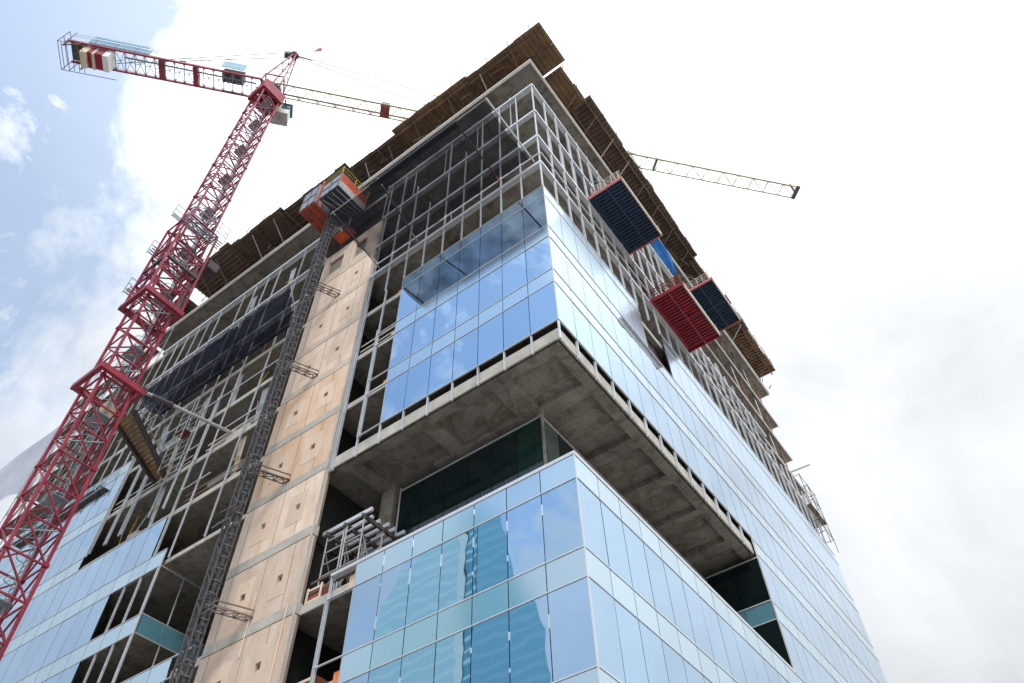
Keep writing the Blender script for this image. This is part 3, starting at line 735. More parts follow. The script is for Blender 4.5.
# ------------------------------------------------------------------ tarpaulins and loose sheets
tb = MB(); A = Vector((1.55, 11.2, 48.4)); B = Vector((1.2, 15.4, 45.6))
def cloth(prof, nx, amp, freq):
    """strip between two edge curves with folds; prof(u) -> (left, right)"""
    mb = MB(); ny = 10
    for i in range(nx+1):
        u = i/nx; l, r = prof(u); l = Vector(l); r = Vector(r)
        for j in range(ny+1):
            v = j/ny; p = l*(1-v)+r*v
            nrm = Vector((0.6, -0.5, 0.2))
            mb.v.append(tuple(p + nrm*amp*math.sin(v*freq+u*3)*(0.4+u)))
    for i in range(nx):
        for j in range(ny):
            a = i*(ny+1)+j; mb.f.append((a, a+1, a+ny+2, a+ny+1))
    return mb
def prof(u):
    c = Vector((2.0, 11.45, 48.0))*(1-u) + Vector((2.15, 13.45, 46.1))*u
    w = 0.28 + 0.16*math.sin(math.pi*min(1, u*1.1)) - 0.1*u
    return c+Vector((-w, -w*0.35, 0)), c+Vector((w, w*0.35, 0.1))
tag(cloth(prof, 16, 0.10, 9).build('tarpaulin', 'tarp_blue'), 'bright blue tarpaulin hanging between the navy and dark red loading platforms', 'tarpaulin')
def prof2(u):
    l = Vector((-66.5, -0.4, 56.0))*(1-u) + Vector((-64.5, -0.9, 49.0))*u
    r = Vector((-53.4, -0.4, 56.6))*(1-u) + Vector((-53.9, -0.4, 46.5))*u
    return l, r
tag(cloth(prof2, 18, 0.35, 7).build('tarpaulin', 'tarp_grey'), 'pale grey tarpaulin wrapped round the left end of the tower behind the crane mast', 'tarpaulin')
tag(MB().box(-0.7, -0.55, 10.3, 13.6, 36.45, 40.6).build('sheet', 'maroon_sheet'), 'dark maroon sheet closing the gap in the top row of the right glass wall', 'sheet')

# ------------------------------------------------------------------ material hoist up the core
hx, hy, ht = -18.3, -1.35, 57.2
hm = thing('hoist_mast', 'dark lattice hoist mast climbing the peach boarded core', 'hoist mast', (hx, hy, 0)); O = (hx, hy, 0)
n = 38; ph = ht/n
seg = MB(); s = 0.235
for sx in (-s, s):
    for sy in (-s, s): seg.bar((sx, sy, 0), (sx, sy, ph), 0.07)
for a, b in (((-s,-s),(s,-s)), ((s,-s),(s,s)), ((s,s),(-s,s)), ((-s,s),(-s,-s))):
    seg.bar((*a, 0.03), (*b, 0.03), 0.05); seg.bar((*a, 0.05), (*b, ph*0.5), 0.045); seg.bar((*b, ph*0.5), (*a, ph-0.03), 0.045)
first = None
for k in range(n):
    if first is None: first = seg.build('mast_section', 'hoist_black', hm); o = first
    else: o = first.copy(); COL.objects.link(o); o.parent = hm
    o.location = (0, 0, k*ph)
rk = MB()
for sx in (-s-0.09, s+0.09):
    rk.box(sx-0.04, sx+0.04, -0.05, 0.05, 0.3, ht-0.1)
    z = 0.5
    while z < ht-0.3: rk.box(sx*1.15-0.05, sx*1.15+0.05, -0.08, 0.08, z, z+0.16); z += 0.74
rk.build('rack', 'hoist_black', hm)
cb = MB()
for dx in (0.50, -0.46): cb.tube((dx, 0.1, 1), (dx+0.03, 0.12, ht-3), 0.045, 6)
cb.build('cable', 'hoist_black', hm)
ck = MB(); z = 2.0
while z < ht-3:
    ck.bar((0.5, 0.1, z), (0.78, -0.15, z-0.14), 0.05); ck.bar((0.78, -0.15, z-0.14), (0.55, -0.3, z-0.02), 0.045); z += 0.62
tag(ck.build('cable_clips', 'hoist_black', hm), kind='stuff')
for zt in (16.4, 20.3, 28.0, 36.15, 44.45):
    f = MB()
    for dz in (0, 0.30):
        f.bar((0.70, -0.15, zt+dz), (1.30, 1.32, zt+dz), 0.05); f.bar((1.15, -0.15, zt+dz), (1.80, 1.32, zt+dz), 0.05)
        f.bar((0.15, -0.15, zt+dz), (1.20, -0.15, zt+dz), 0.05)
    for q_ in (0.0, 0.33, 0.66, 1.0):
        a_ = Vector((0.70, -0.15, zt)).lerp(Vector((1.30, 1.32, zt)), q_); c_ = Vector((1.15, -0.15, zt)).lerp(Vector((1.80, 1.32, zt)), q_)
        f.bar(a_, c_, 0.045); f.bar(a_, a_+Vector((0, 0, 0.3)), 0.04)
        if q_ < 0.9: f.bar(a_, Vector((1.15, -0.15, zt)).lerp(Vector((1.80, 1.32, zt)), q_+0.33), 0.035)
    f.build('wall_tie', 'shore', hm)
fr = MB()
for k in range(2): fr.bar((-0.5, -0.45, 25.2+k*0.7), (0.55, -0.45, 25.1+k*0.7), 0.07)
fr.box(-0.6, 0.65, -0.6, -0.52, 24.9, 25.0); fr.bar((-0.55, -0.5, 24.9), (0.6, -0.2, 26.0), 0.06); fr.build('cable_guide', 'hoist_black', hm)

def hoist_car(label, x0, x1, y0, y1, z0, z1, endm):
    t = thing('hoist_car', label, 'hoist car', ((x0+x1)/2, (y0+y1)/2, z0), 'orange hoist cars'); O = t.location
    MB().box(x0, x1, y0, y1, z0, z0+0.1).build('floor', 'orange' if endm == 'A' else 'navy', t, O)
    w = MB()
    k = x0
    while k < x1-0.05:                       # ribbed sheet
        w.box(k, min(k+0.30, x1), y0-0.03, y0+0.02, z0+0.10, z1); w.box(k+0.3, min(k+0.34, x1), y0-0.01, y0+0.02, z0+0.10, z1); k += 0.34
    w.box(x0-0.03, x0+0.02, y0, y1, z0+0.1, z1); w.build('side_panel', 'hoist_grey', t, O)
    if endm == 'B':
        L_ = (z1-z0-0.1)
        MB().box(x1, x1+0.04, y0-0.03, y1, z0+0.1, z0+0.1+L_*0.42).build('end_panel', 'hoist_pale', t, O)
        MB().box(x1, x1+0.045, y0-0.03, y1, z0+0.102+L_*0.42, z1-0.12).build('end_panel', 'orange', t, O)
        g = MB()
        for yy in (y0, (y0+y1)/2, y1): g.bar((x1, yy, z1), (x1, yy, z1+1.0), 0.06)
        for h in (0.5, 1.0): g.bar((x1, y0, z1+h), (x1, y1, z1+h), 0.05); g.bar((x0, y0, z1+h), (x1, y0, z1+h), 0.05)
        g.build('guard_rail', 'yellow', t, O)
        b = MB()
        for k in range(4): b.bar((x0+0.2+k*0.5, y0+0.1, z0-0.06), (x0+0.9+k*0.3, y1-0.1, z0-0.06), 0.07)
        b.build('under_frame', 'scaf', t, O)
    else:
        MB().box(x1, x1+0.04, y0-0.03, y1, z0+0.1, z1).build('end_panel', 'hoist_grey', t, O)
        g = MB(); g.bar((x1+0.05, y0+0.2, z0+0.1), (x1+0.1, y0+0.2, z1+0.8), 0.12); g.bar((x1+0.08, y0+0.7, z0), (x1+0.1, y0+0.5, z1+0.3), 0.1)
        g.build('guide_frame', 'orange', t, O)
    d = MB()
    for xx in (x0, (x0+x1)/2, x1): d.bar((xx, y0-0.055, z0), (xx, y0-0.055, z1), 0.05)
    for zz in (z0+0.03, (z0+z1)/2, z1-0.03): d.bar((x0, y0-0.058, zz), (x1, y0-0.058, zz), 0.045)
    for xx in (x0+0.25, (x0+x1)/2, x1-0.25): d.bar((xx, y0+0.05, z0-0.05), (xx, y1-0.05, z0-0.05), 0.07)
    d.bar((x0, y0+0.1, z0-0.055), (x1, y1-0.1, z0-0.055), 0.05)
    d.build('frame', 'shore', t, O)
    MB().box(x0-0.02, x1+0.02, y0-0.02, y1+0.02, z1+0.002, z1+0.06).build('roof', 'hoist_grey', t, O)
    return t
hoist_car('orange floored grey hoist car left of the hoist mast top', -20.35, -18.75, -3.0, -0.55, 55.45, 58.4, 'A')
hoist_car('grey hoist car with red and white striped end right of the mast top', -18.0, -16.05, -3.0, -0.2, 55.0, 57.3, 'B')
lp = thing('landing_stage', 'small orange landing stage behind the hoist mast below the cars', 'landing', (-17.3, -0.5, 52.4)); O = lp.location
MB().box(-18.0, -16.4, -0.9, -0.1, 52.2, 52.3).build('deck', 'orange', lp, O)
g = MB()
for x in (-18.0, -17.2, -16.4): g.bar((x, -0.9, 52.3), (x, -0.9, 53.4), 0.05)
for h in (0.5, 1.05): g.bar((-18, -0.9, 52.3+h), (-16.4, -0.9, 52.3+h), 0.045)
g.build('side_rail', 'scaf', lp, O)

# ------------------------------------------------------------------ tower crane
CB = Vector((-26.30, -6.15, 0)); CT = Vector((-28.05, -7.55, 84.0))
axis = (CT-CB).normalized()
crane = thing('tower_crane', 'tall maroon lattice tower crane standing at the left side of the tower', 'tower crane', CB)
def cen(z): return CB + (CT-CB)*(z/84.0)
q = Vector((0, 0, 1)).rotation_difference(axis)
H = 0.98; PN = 3; PH = 2.0
sec = MB(); L_ = PN*PH
for sx in (-H, H):
    for sy in (-H, H): sec.bar((sx, sy, 0), (sx, sy, L_), 0.15)
faces = [((-H,-H),(H,-H)), ((H,-H),(H,H)), ((H,H),(-H,H)), ((-H,H),(-H,-H))]
for (a, b) in faces:
    for k in range(PN):
        z0 = k*PH
        sec.bar((*a, z0), (*b, z0), 0.085)
        sec.bar((*b, z0), (*a, z0+PH), 0.08)
        m_ = ((a[0]+b[0])/2, (a[1]+b[1])/2)
        if k == 1: sec.bar((*a, z0+0.02), (*m_, z0+PH*0.5), 0.05)
for sx in (-H, H):
    for sy in (-H, H): sec.box(sx-0.13, sx+0.13, sy-0.13, sy+0.13, -0.09, 0.09)
lad = MB()
for dx in (-0.22, 0.22): lad.bar((dx, 0.45, 0), (dx, 0.45, L_), 0.05)
z = 0.15
while z < L_: lad.bar((-0.22, 0.45, z), (0.22, 0.45, z), 0.035); z += 0.3
z = 0.5
while z < L_:
    pr = None
    for k in range(7):
        a = math.pi*(k/6); p = (0.38*math.cos(a), 0.45-0.55*math.sin(a), z)
        if pr: lad.bar(pr, p, 0.03)
        pr = p
    z += 0.95
lad.bar((-0.9, -0.9, 2.0), (0.9, 0.9, 2.0), 0.06); lad.box(-0.8, 0.5, -0.1, 0.7, 3.98, 4.02)
f1 = None
for k in range(14):
    if f1 is None:
        o = f1 = sec.build('mast_section', 'crane', crane); l1 = lad.build('ladder', 'crane_grey', f1)
    else:
        o = f1.copy(); COL.objects.link(o); o.parent = crane
        l = l1.copy(); COL.objects.link(l); l.parent = o
    o.rotation_mode = 'QUATERNION'; o.rotation_quaternion = q
    o.location = axis * (k*L_ - 0.2)
# climbing collars
def ring(z, w, t, h, name, m='crane', org=CB):
    c = cen(z) - org; mb = MB()
    mb.box(c.x-w, c.x+w, c.y-w, c.y-w+t, c.z-h, c.z+h); mb.box(c.x-w, c.x+w, c.y+w-t, c.y+w, c.z-h, c.z+h)
    mb.box(c.x-w, c.x-w+t, c.y-w+t, c.y+w-t, c.z-h, c.z+h); mb.box(c.x+w-t, c.x+w, c.y-w+t, c.y+w-t, c.z-h, c.z+h)
    mb.box(c.x-w+0.002, c.x+w-0.002, c.y-w+0.05, c.y-w+0.10, c.z-h-0.05, c.z-h)
    return mb.build(name, m, crane)
ring(36.0, 1.50, 0.26, 0.20, 'collar'); ring(43.9, 1.50, 0.26, 0.20, 'collar'); ring(48.2, 1.36, 0.16, 0.14, 'collar', 'crane_dark')
cage = MB()
for sx in (-1.32, 1.32):
    for sy in (-1.32, 1.32):
        a = cen(43.9)-CB; b = cen(54)-CB; cage.bar(a+Vector((sx, sy, 0)), b+Vector((sx, sy, 0)), 0.14)
for z in (46.5, 50, 54):
    c = cen(z)-CB
    for a, b in faces: cage.bar(c+Vector((a[0]*1.34, a[1]*1.34, 0)), c+Vector((b[0]*1.34, b[1]*1.34, 0)), 0.11)
for z0, z1 in ((44, 46.5), (46.5, 50), (50, 54)):
    c0 = cen(z0)-CB; c1 = cen(z1)-CB
    for a, b in faces: cage.bar(c0+Vector((a[0]*1.34, a[1]*1.34, 0)), c1+Vector((b[0]*1.34, b[1]*1.34, 0)), 0.09)
cage.build('climbing_cage', 'crane', crane)
c = cen(47)-CB
MB().tube(c+Vector((0.5, 1.25, -2.2)), c+Vector((0.5, 1.25, 2.4)), 0.24, 12).tube(c+Vector((0.5, 1.25, 2.4)), c+Vector((0.5, 1.25, 4.4)), 0.11, 10).build('hydraulic_ram', 'crane_grey', crane)
MB().box(c.x+0.3, c.x+1.4, c.y+1.5, c.y+2.3, 50.0, 50.9).build('pump_box', 'crane_dark', crane)
for z, sx, ln in ((46.2, -1, 2.0), (51.5, -1, 2.2), (52.6, 1, 1.9), (56.5, -1, 0.9)):
    c = cen(z)-CB; p = MB(); x0 = c.x + sx*1.35; x1 = x0 + sx*ln*0.45
    for k in range(4): p.box(x0+(x1-x0)*k/4, x0+(x1-x0)*(k+0.35)/4, c.y-1.6, c.y+1.6, c.z-0.03, c.z+0.03)
    o = p.build('work_platform', 'crane_grey', crane)
    g = MB()
    for k in range(5):
        yy = c.y-1.6+k*0.8
        g.bar((x1, yy, c.z), (x1, yy, c.z+1.9), 0.045)
    for h in (0.6, 1.2, 1.88): g.bar((x1, c.y-1.6, c.z+h), (x1, c.y+1.6, c.z+h), 0.04)
    g.build('guard_rail', 'crane_grey', o)
# dunnage and loose boards on the collar
MB().box(*(lambda c: (c.x-1.1, c.x-0.4, c.y+0.4, c.y+1.1, c.z-1.6, c.z-0.3))(cen(36)-CB)).build('tool_box', 'cream', crane)

# slewing unit and everything that turns with it (local frame: +x along the jib)
AZ = R(48.7)
top = CT - CB
def up(mb, name, m, parent=None):
    o = mb.build(name, m, parent if parent else crane)
    if parent is None: o.location = top; o.rotation_euler = (0, 0, AZ)
    return o
sl = MB(); sl.tube((0, 0, -0.3), (0, 0, 0.15), 1.25, 24); up(sl, 'slewing_ring', 'crane_dark')
ring(82.3, 1.28, 0.30, 0.95, 'top_frame')
hd = MB(); sq = 1.0
for sx, sy in ((-sq,-sq),(sq,-sq),(sq,sq),(-sq,sq)):
    hd.bar((sx, sy, 0.15), (sx, sy, 2.4), 0.16)
    hd.bar((sx*0.95+(0.0), sy*0.9, 2.4), (0.35+sx*0.12, sy*0.3, 12.0), 0.13)
for z in (0.3, 2.4): 
    for a, b in faces: hd.bar((a[0], a[1], z), (b[0], b[1], z), 0.14)
for t_ in (0.3, 0.55, 0.78):
    z = 2.4+9.6*t_; w = 0.95*(1-t_)+0.13*t_; ox = 0.35*t_
    hd.bar((ox-w, -w, z), (ox-w, w, z), 0.07); hd.bar((ox+w, -w, z), (ox+w, w, z), 0.07); hd.bar((ox-w, -w, z), (ox+w, -w, z), 0.07); hd.bar((ox-w, w, z), (ox+w, w, z), 0.07)
up(hd, 'tower_head', 'crane')
th = MB(); th.box(-0.3, 0.7, -0.3, 0.3, 12.0, 12.25); th.box(-0.9, -0.25, -0.3, 0.35, 11.6, 12.4); th.bar((0.4, 0, 12.1), (2.4, 0, 11.7), 0.12); th.tube((0.2, -0.5, 12.1), (0.2, 0.5, 12.1), 0.3, 12)
up(th, 'sheave_block', 'crane_dark')
ws = MB(); ws.bar((1.2, 0.25, 11.9), (2.0, 0.25, 15.6), 0.03)
wo = up(ws, 'wind_vane_pole', 'white')
up(MB().tube((2.0, 0.25, 15.6), (2.4, 0.5, 17.4), 0.08, 10, 0.26), 'windsock', 'pink')
# jib
JL = 62.0; jb = MB(); jt = MB(); jw = 0.75; jh = 1.75
nb = 31; st = JL/nb
jt.bar((1.0, 0, 1.0+jh), (JL, 0, 1.0+jh), 0.15)
jb.bar((1.0, -jw, 1.0), (JL, -jw, 1.0), 0.12); jb.bar((1.0, jw, 1.0), (JL, jw, 1.0), 0.12)
for k in range(nb):
    x0 = 1.0+k*(JL-1)/nb; x1 = 1.0+(k+1)*(JL-1)/nb; xm = (x0+x1)/2
    for s_ in (-jw, jw): jb.bar((x0, s_, 1.0), (xm, 0, 1.0+jh), 0.07); jb.bar((xm, 0, 1.0+jh), (x1, s_, 1.0), 0.07)
    jb.bar((x0, -jw, 1.0), (x0, jw, 1.0), 0.05)
    if k % 2 == 0: jb.bar((x0, -jw, 1.0), (x1, jw, 1.0), 0.04)
up(jb, 'jib_lattice', 'jib_grey'); up(jt, 'jib_chord', 'jib_yellow')
up(MB().box(1.2, 20, 0.30, 0.50, 1.06, 1.09), 'jib_walkway', 'jib_grey')
up(MB().box(JL-0.15, JL+0.25, -0.85, 0.85, 0.9, 1.2).bar((JL, 0, 1.1), (JL, 0, 3.1), 0.2), 'jib_end', 'crane_dark')
for x in (11.8, 44.0): up(MB().box(x, x+0.9, -0.55, 0.55, 1.1, 2.2) if x < 20 else MB().box(x, x+0.2, -0.75, 0.75, 0.95, 1.3), 'trolley' if x < 20 else 'stop_plate', 'crane_dark')
up(MB().box(11.9, 12.7, -0.7, -0.56, 0.75, 1.3).box(11.8, 12.8, -0.7, 0.7, 0.72, 0.92), 'trolley_frame', 'rust')
pd = MB(); pd.tube((0.5, 0.1, 12.0), (22, 0.05, 2.9), 0.05, 6); pd.tube((0.5, -0.1, 12.0), (42, -0.05, 2.9), 0.05, 6)
up(pd, 'jib_pendant', 'jib_grey')
# counter jib
CL = 20.5; cj = MB(); cw = 1.1
for s_ in (-cw, cw): cj.bar((-0.9, s_, 0.4), (-CL, s_, 0.4), 0.18, 0.32)
up(cj, 'counter_jib', 'crane')
cl = MB(); k = -1.0; j = 0
while k > -CL+1:
    cl.bar((k, -cw, 0.35), (k, cw, 0.35), 0.08); cl.bar((k, -cw, 0.35), (k-1.0, cw, 0.35), 0.05); cl.bar((k, cw, 0.35), (k-1.0, -cw, 0.35), 0.05)
    cl.bar((k, -0.25, 0.33), (k-1.0, 0.1, 0.33), 0.05); k -= 1.0
up(cl, 'lattice_floor', 'crane_grey')
for x in (-7.8, -11.3): up(MB().box(x-0.25, x+0.25, -cw, cw, 0.1, 0.8), 'splice_frame', 'crane')
wk = MB(); wk.box(-15.2, -1.6, -0.45, -0.28, 0.62, 0.66)
for s_ in (-cw-0.3, cw+0.3):
    for x in range(-20, -1, 2): wk.bar((x, s_, 0.6), (x, s_, 1.7), 0.035)
    wk.bar((-20, s_, 1.7), (-2, s_, 1.7), 0.03); wk.bar((-20, s_, 1.15), (-2, s_, 1.15), 0.03)
up(wk, 'walkway', 'crane_grey')
for x0, x1, m in ((-18.9, -18.25, 'cream'), (-18.2, -17.8, 'maroon'), (-17.75, -17.5, 'cream'), (-17.45, -16.75, 'maroon'), (-16.7, -16.15, 'white')):
    up(MB().box(x0, x1, -cw+0.25, cw-0.25, -1.2 if m != 'maroon' else -1.0, 0.9), 'counterweight', m)
wn = MB(); wn.tube((-19.6, -0.8, 1.0), (-19.6, 0.8, 1.0), 0.55, 14); wn.box(-20.4, -18.8, -0.95, 0.95, 0.55, 0.75); wn.box(-20.4, -19.9, -0.5, 0.5, 0.75, 1.6)
up(wn, 'winch', 'crane_dark')
up(MB().box(-18.6, -12.6, -cw-0.20, -cw-0.12, 0.55, 1.55).box(-18.4, -13.0, -cw-0.38, -cw-0.32, 1.6, 2.0), 'side_panel', 'sky_blue_panel')
up(MB().box(-5.2, -3.0, -0.9, 0.2, 0.7, 1.9), 'switch_cabinet', 'crane_dark'); up(MB().box(-5.3, -2.9, -1.5, -1.43, 0.75, 2.4), 'side_panel', 'sky_blue_panel')
er = MB()
for x in (-20.9, -20.2): 
    for s_ in (-1.5, 1.5): er.bar((x, s_, -1.2), (x, s_, 1.8), 0.06)
for z in (-1.2, 0.3, 1.8): er.bar((-20.9, -1.5, z), (-20.9, 1.5, z), 0.05); er.bar((-20.9, 1.5, z), (-15.5, 1.5, z), 0.05) if z < 0 else None
er.bar((-20.9, -1.5, -1.2), (-15.5, -1.5, -1.2), 0.05); [er.bar((-20.6+0.5*k_, -1.4, -1.17), (-20.6+0.5*k_, 1.4, -1.17), 0.05) for k_ in range(5)]; er.bar((-20.5, -1.1, 0.4), (-20.5, -1.1, -1.1), 0.12); er.bar((-19.0, 1.1, 0.4), (-19.0, 1.1, -1.1), 0.12); er.bar((-20.5, -1.1, -1.1), (-19.0, -1.1, 0.4), 0.1)
up(er, 'end_railing', 'crane_dark')
pd = MB(); pd.tube((-0.3, 0.3, 12.0), (-17.6, 0.9, 0.8), 0.05, 6); pd.tube((-0.3, -0.3, 12.0), (-11.2, -0.9, 0.8), 0.05, 6)
for f_ in (0.35, 0.6): pd.box(*(lambda p: (p.x-0.35, p.x+0.35, p.y-0.06, p.y+0.06, p.z-0.05-0.0, p.z+0.07))(Vector((-0.3, 0.3, 12.0)).lerp(Vector((-17.6, 0.9, 0.8)), f_)))
up(pd, 'counter_pendant', 'crane_grey')
# operator's cab
cbm = MB(); cbm.box(0.5, 2.2, 1.35, 2.75, -1.6, -0.55); cbm.box(0.5, 1.3, 1.35, 2.75, -0.55, 0.7); cbo = up(cbm, 'cab', 'white')
MB().box(1.32, 2.2, 1.36, 2.74, -0.548, 0.55).build('cab_glass', 'green_glass', cbo)
MB().box(0.4, 2.35, 1.25, 2.85, 0.702, 0.82).build('cab_roof', 'sky_blue_panel', cbo)
MB().box(0.45, 2.25, 1.30, 2.8, -1.72, -1.602).build('cab_floor', 'hoist_pale', cbo)
up(MB().bar((0.2, 0.9, -0.5), (0.6, 1.4, -0.5), 0.14).bar((1.5, 0.9, 0.9), (1.5, 1.6, 0.8), 0.14), 'cab_bracket', 'crane')

# tie strut and gangway from the mast to the floors
ts = thing('tie_strut', 'long grey tubular tie strut between the crane collar and a slab edge', 'strut', (-25.4, -5.2, 35.9)); O = ts.location
MB().tube((-25.5, -5.2, 36.0), (-24.5, 0.3, 36.4), 0.11, 10).build('tube', 'scaf', ts, O)
MB().box(-24.75, -24.25, 0.25, 0.6, 36.0, 36.7).build('foot', 'slab_edge', ts, O)
MB().tube((-25.45, -4.9, 36.02), (-25.2, -3.6, 36.12), 0.15, 10).build('sleeve', 'crane_dark', ts, O)
gw = thing('gangway', 'brown boarded gangway with dark side beams between crane mast and left wing', 'gangway', (-28.2, -4.6, 36.0)); O = gw.location
a0, a1, b0, b1 = Vector((-28.6, -4.9, 35.7)), Vector((-26.9, -4.9, 35.7)), Vector((-31.75, 0.1, 36.2)), Vector((-30.7, 0.1, 36.2))
d = MB(); n = 16
for k in range(n):
    u0, u1 = k/n+0.004, (k+1)/n-0.004
    p = [a0.lerp(b0, u0), a1.lerp(b1, u0), a1.lerp(b1, u1), a0.lerp(b0, u1)]; i = len(d.v)
    d.v += [tuple(x) for x in p] + [(x.x, x.y, x.z+0.05) for x in p]
    d.f += [(i,i+3,i+2,i+1),(i+4,i+5,i+6,i+7)] + [(i+j, i+(j+1)%4, i+4+(j+1)%4, i+4+j) for j in range(4)]
d.build('deck', 'ply', gw, O)
for (p, r_) in ((a0, b0), (a1, b1)):
    MB().bar(p+Vector((0, 0, -0.1)), r_+Vector((0, 0, -0.1)), 0.16, 0.36).build('side_beam', 'crane_dark', gw, O)
    g = MB()
    for k in range(7):
        s_ = p.lerp(r_, k/6); g.bar(s_, s_+Vector((0, 0, 1.1)), 0.045)
    for h in (0.55, 1.1): g.bar(p+Vector((0, 0, h)), r_+Vector((0, 0, h)), 0.04)
    g.build('guard_rail', 'scaf', gw, O)
st_ = thing('stair_scaffold', 'light tube stair scaffold beside the brown gangway on the left wing', 'scaffold', (-29, -0.6, 35.8)); O = st_.location
g = MB()
for x in (-29.6, -28.6):
    for y in (-0.9, -0.3): g.bar((x, y, 35.0), (x, y, 41.5), 0.05)
z = 35.2
while z < 41.5: 
    for y in (-0.9, -0.3): g.bar((-29.6, y, z), (-28.6, y, z), 0.045)
    z += 0.55
g.build('frame', 'scaf', st_, O); MB().box(-29.6, -28.6, -0.9, -0.3, 38.4, 38.45).build('deck', 'rust', st_, O)

# ------------------------------------------------------------------ shoring tower in the void, crates and clutter
sh = thing('shoring_tower', 'steel shoring tower with aluminium beams on top inside the open void', 'shoring tower', (-12.4, 1.6, 19.9)); O = sh.location
def shoreframe(x0, x1, y, z0, z1):
    f = MB()
    for x in (x0, x1): f.tube((x, y, z0), (x, y, z1), 0.035, 8)
    z = z0+0.3
    while z < z1: f.bar((x0, y, z), (x1, y, z), 0.05); z += 0.62
    return f
for y in (0.75, 1.95, 3.15):
    for x0 in (-13.55, -12.35): shoreframe(x0, x0+1.05, y, 19.86, 23.55).build('frame', 'scaf', sh, O)
br = MB()
for x in (-13.55, -12.5, -12.35, -11.3):
    for y0 in (0.75, 1.95): br.bar((x, y0, 20.4), (x, y0+1.2, 22.8), 0.035); br.bar((x, y0, 22.8), (x, y0+1.2, 20.4), 0.035)
br.build('cross_brace', 'scaf', sh, O)
MB().bar((-13.5, 0.6, 23.62), (-13.5, 4.3, 23.62), 0.12, 0.18).bar((-11.3, 0.6, 23.62), (-11.3, 4.3, 23.62), 0.12, 0.18).bar((-12.4, 0.6, 23.62), (-12.4, 4.3, 23.62), 0.12, 0.18).build('ledger_beam', 'shore', sh, O)
for k in range(9): MB().box(-13.9, -11.1+random.uniform(-.15, .3), 0.7+k*0.42, 0.82+k*0.42, 23.72, 23.92).build('joist', 'alu', sh, O)
def crate(label, x, y, z, w, d_, h):
    t = thing('timber_crate', label, 'crate', (x, y, z), 'timber crates on the open floors'); O = t.location
    MB().box(x-w/2, x+w/2, y-d_/2, y+d_/2, z+0.02, z+h).build('box', 'wood_red', t, O)
    s_ = MB()
    for zz in (z+0.05, z+h-0.15): s_.box(x-w/2-0.03, x+w/2+0.03, y-d_/2-0.05, y-d_/2-0.003, zz, zz+0.10)
    for xx in (x-w/2, x+w/2): s_.box(xx-0.05, xx+0.05, y-d_/2-0.09, y-d_/2-0.053, z, z+h)
    s_.build('batten', 'sheath', t, O)
crate('stained timber crate beside the foot of the shoring tower', -13.15, 0.62, 19.86, 0.8, 0.5, 0.75)
crate('stained timber crate in the dark bay under the shoring tower', -12.9, 0.75, 15.81, 1.3, 0.6, 0.7)

def stack(label, y, z, m, h=1.1):
    t = thing('material_stack', label, 'material stack', (-0.9, y, z), 'material stacks on the open right floors'); O = t.location
    b = MB()
    for j in range(5): b.box(-1.5, -0.45, y+0.04*j, y+1.9-0.05*j, z+0.16+j*h/5, z+0.14+(j+1)*h/5)
    b.build('bundle', m, t, O)
    MB().box(-1.4, -1.2, y, y+1.9, z+0.004, z+0.155).box(-0.8, -0.6, y, y+1.9, z+0.004, z+0.155).build('bearer', 'timber', t, O)
stack('navy wrapped material stack on the far open floor', 31.5, 47.9, 'tarp_blue', 1.6)
stack('rusty red material stack nearest the dark red platform', 21.0, 47.9, 'rust')
stack('rusty red material stack two floors above the glass on the far right', 37.0, 47.9, 'rust', 1.4)
stack('brown timber material stack on the open floor below the roof', 33.0, 52.0, 'timber', 1.3)
# props on the open right floors
for y in (19.5, 22.2, 24.6, 27.5, 29.4, 32.7, 35.1, 38.0, 40.4):
    for z0, z1, on in ((47.9, 51.7, True), (52.0, 56.3, y > 20), (56.6, 60.78, y > 20)):
        if not on: continue
        o = MB().tube((-0.45, y+random.uniform(-.5, .5), z0+0.003), (-0.45, y+random.uniform(-.5, .5), z1-0.004), 0.05, 8).build('shoring_prop', random.choice(('rust', 'shore', 'scaf')))
        tag(o, 'slender steel prop standing on an open floor of the right side', 'prop', 'steel props on the open right floors')
# two poles lying out over the far edge
tag(MB().bar((-1.0, 40.0, 48.05), (1.5, 40.3, 48.15), 0.10).build('steel_pole', 'scaf'), 'grey steel pole poking out over the far right floor edge', 'pole')
# far scaffold
fs = thing('corner_scaffold', 'thin tube scaffold at the far right corner beyond the last open floors', 'scaffold', (0, YR+0.6, 36)); O = fs.location
g = MB()
for x in (-0.6, 0.15):
    for y in (YR-3.4, YR-1.6, YR+0.1): g.tube((x+0.25, y, 40.9), (x+0.25, y, 47.2), 0.03, 6)
for z in (42.2, 43.9, 45.6, 47.2):
    for x in (-0.35, 0.40): g.bar((x, YR-3.5, z), (x, YR+0.2, z), 0.04)
    for y in (YR-3.4, YR-1.6, YR+0.1): g.bar((-0.45, y, z), (0.5, y, z), 0.035)
for z0 in (42.2, 43.9, 45.6): g.bar((0.4, YR-3.4, z0), (0.4, YR-1.6, z0+1.7), 0.03); g.bar((0.4, YR+0.1, z0), (0.4, YR-1.6, z0+1.7), 0.03)
g.build('frame', 'shore', fs, O); MB().box(-0.3, 0.38, YR-3.4, YR+0.1, 43.92, 43.96).build('deck', 'timber', fs, O)
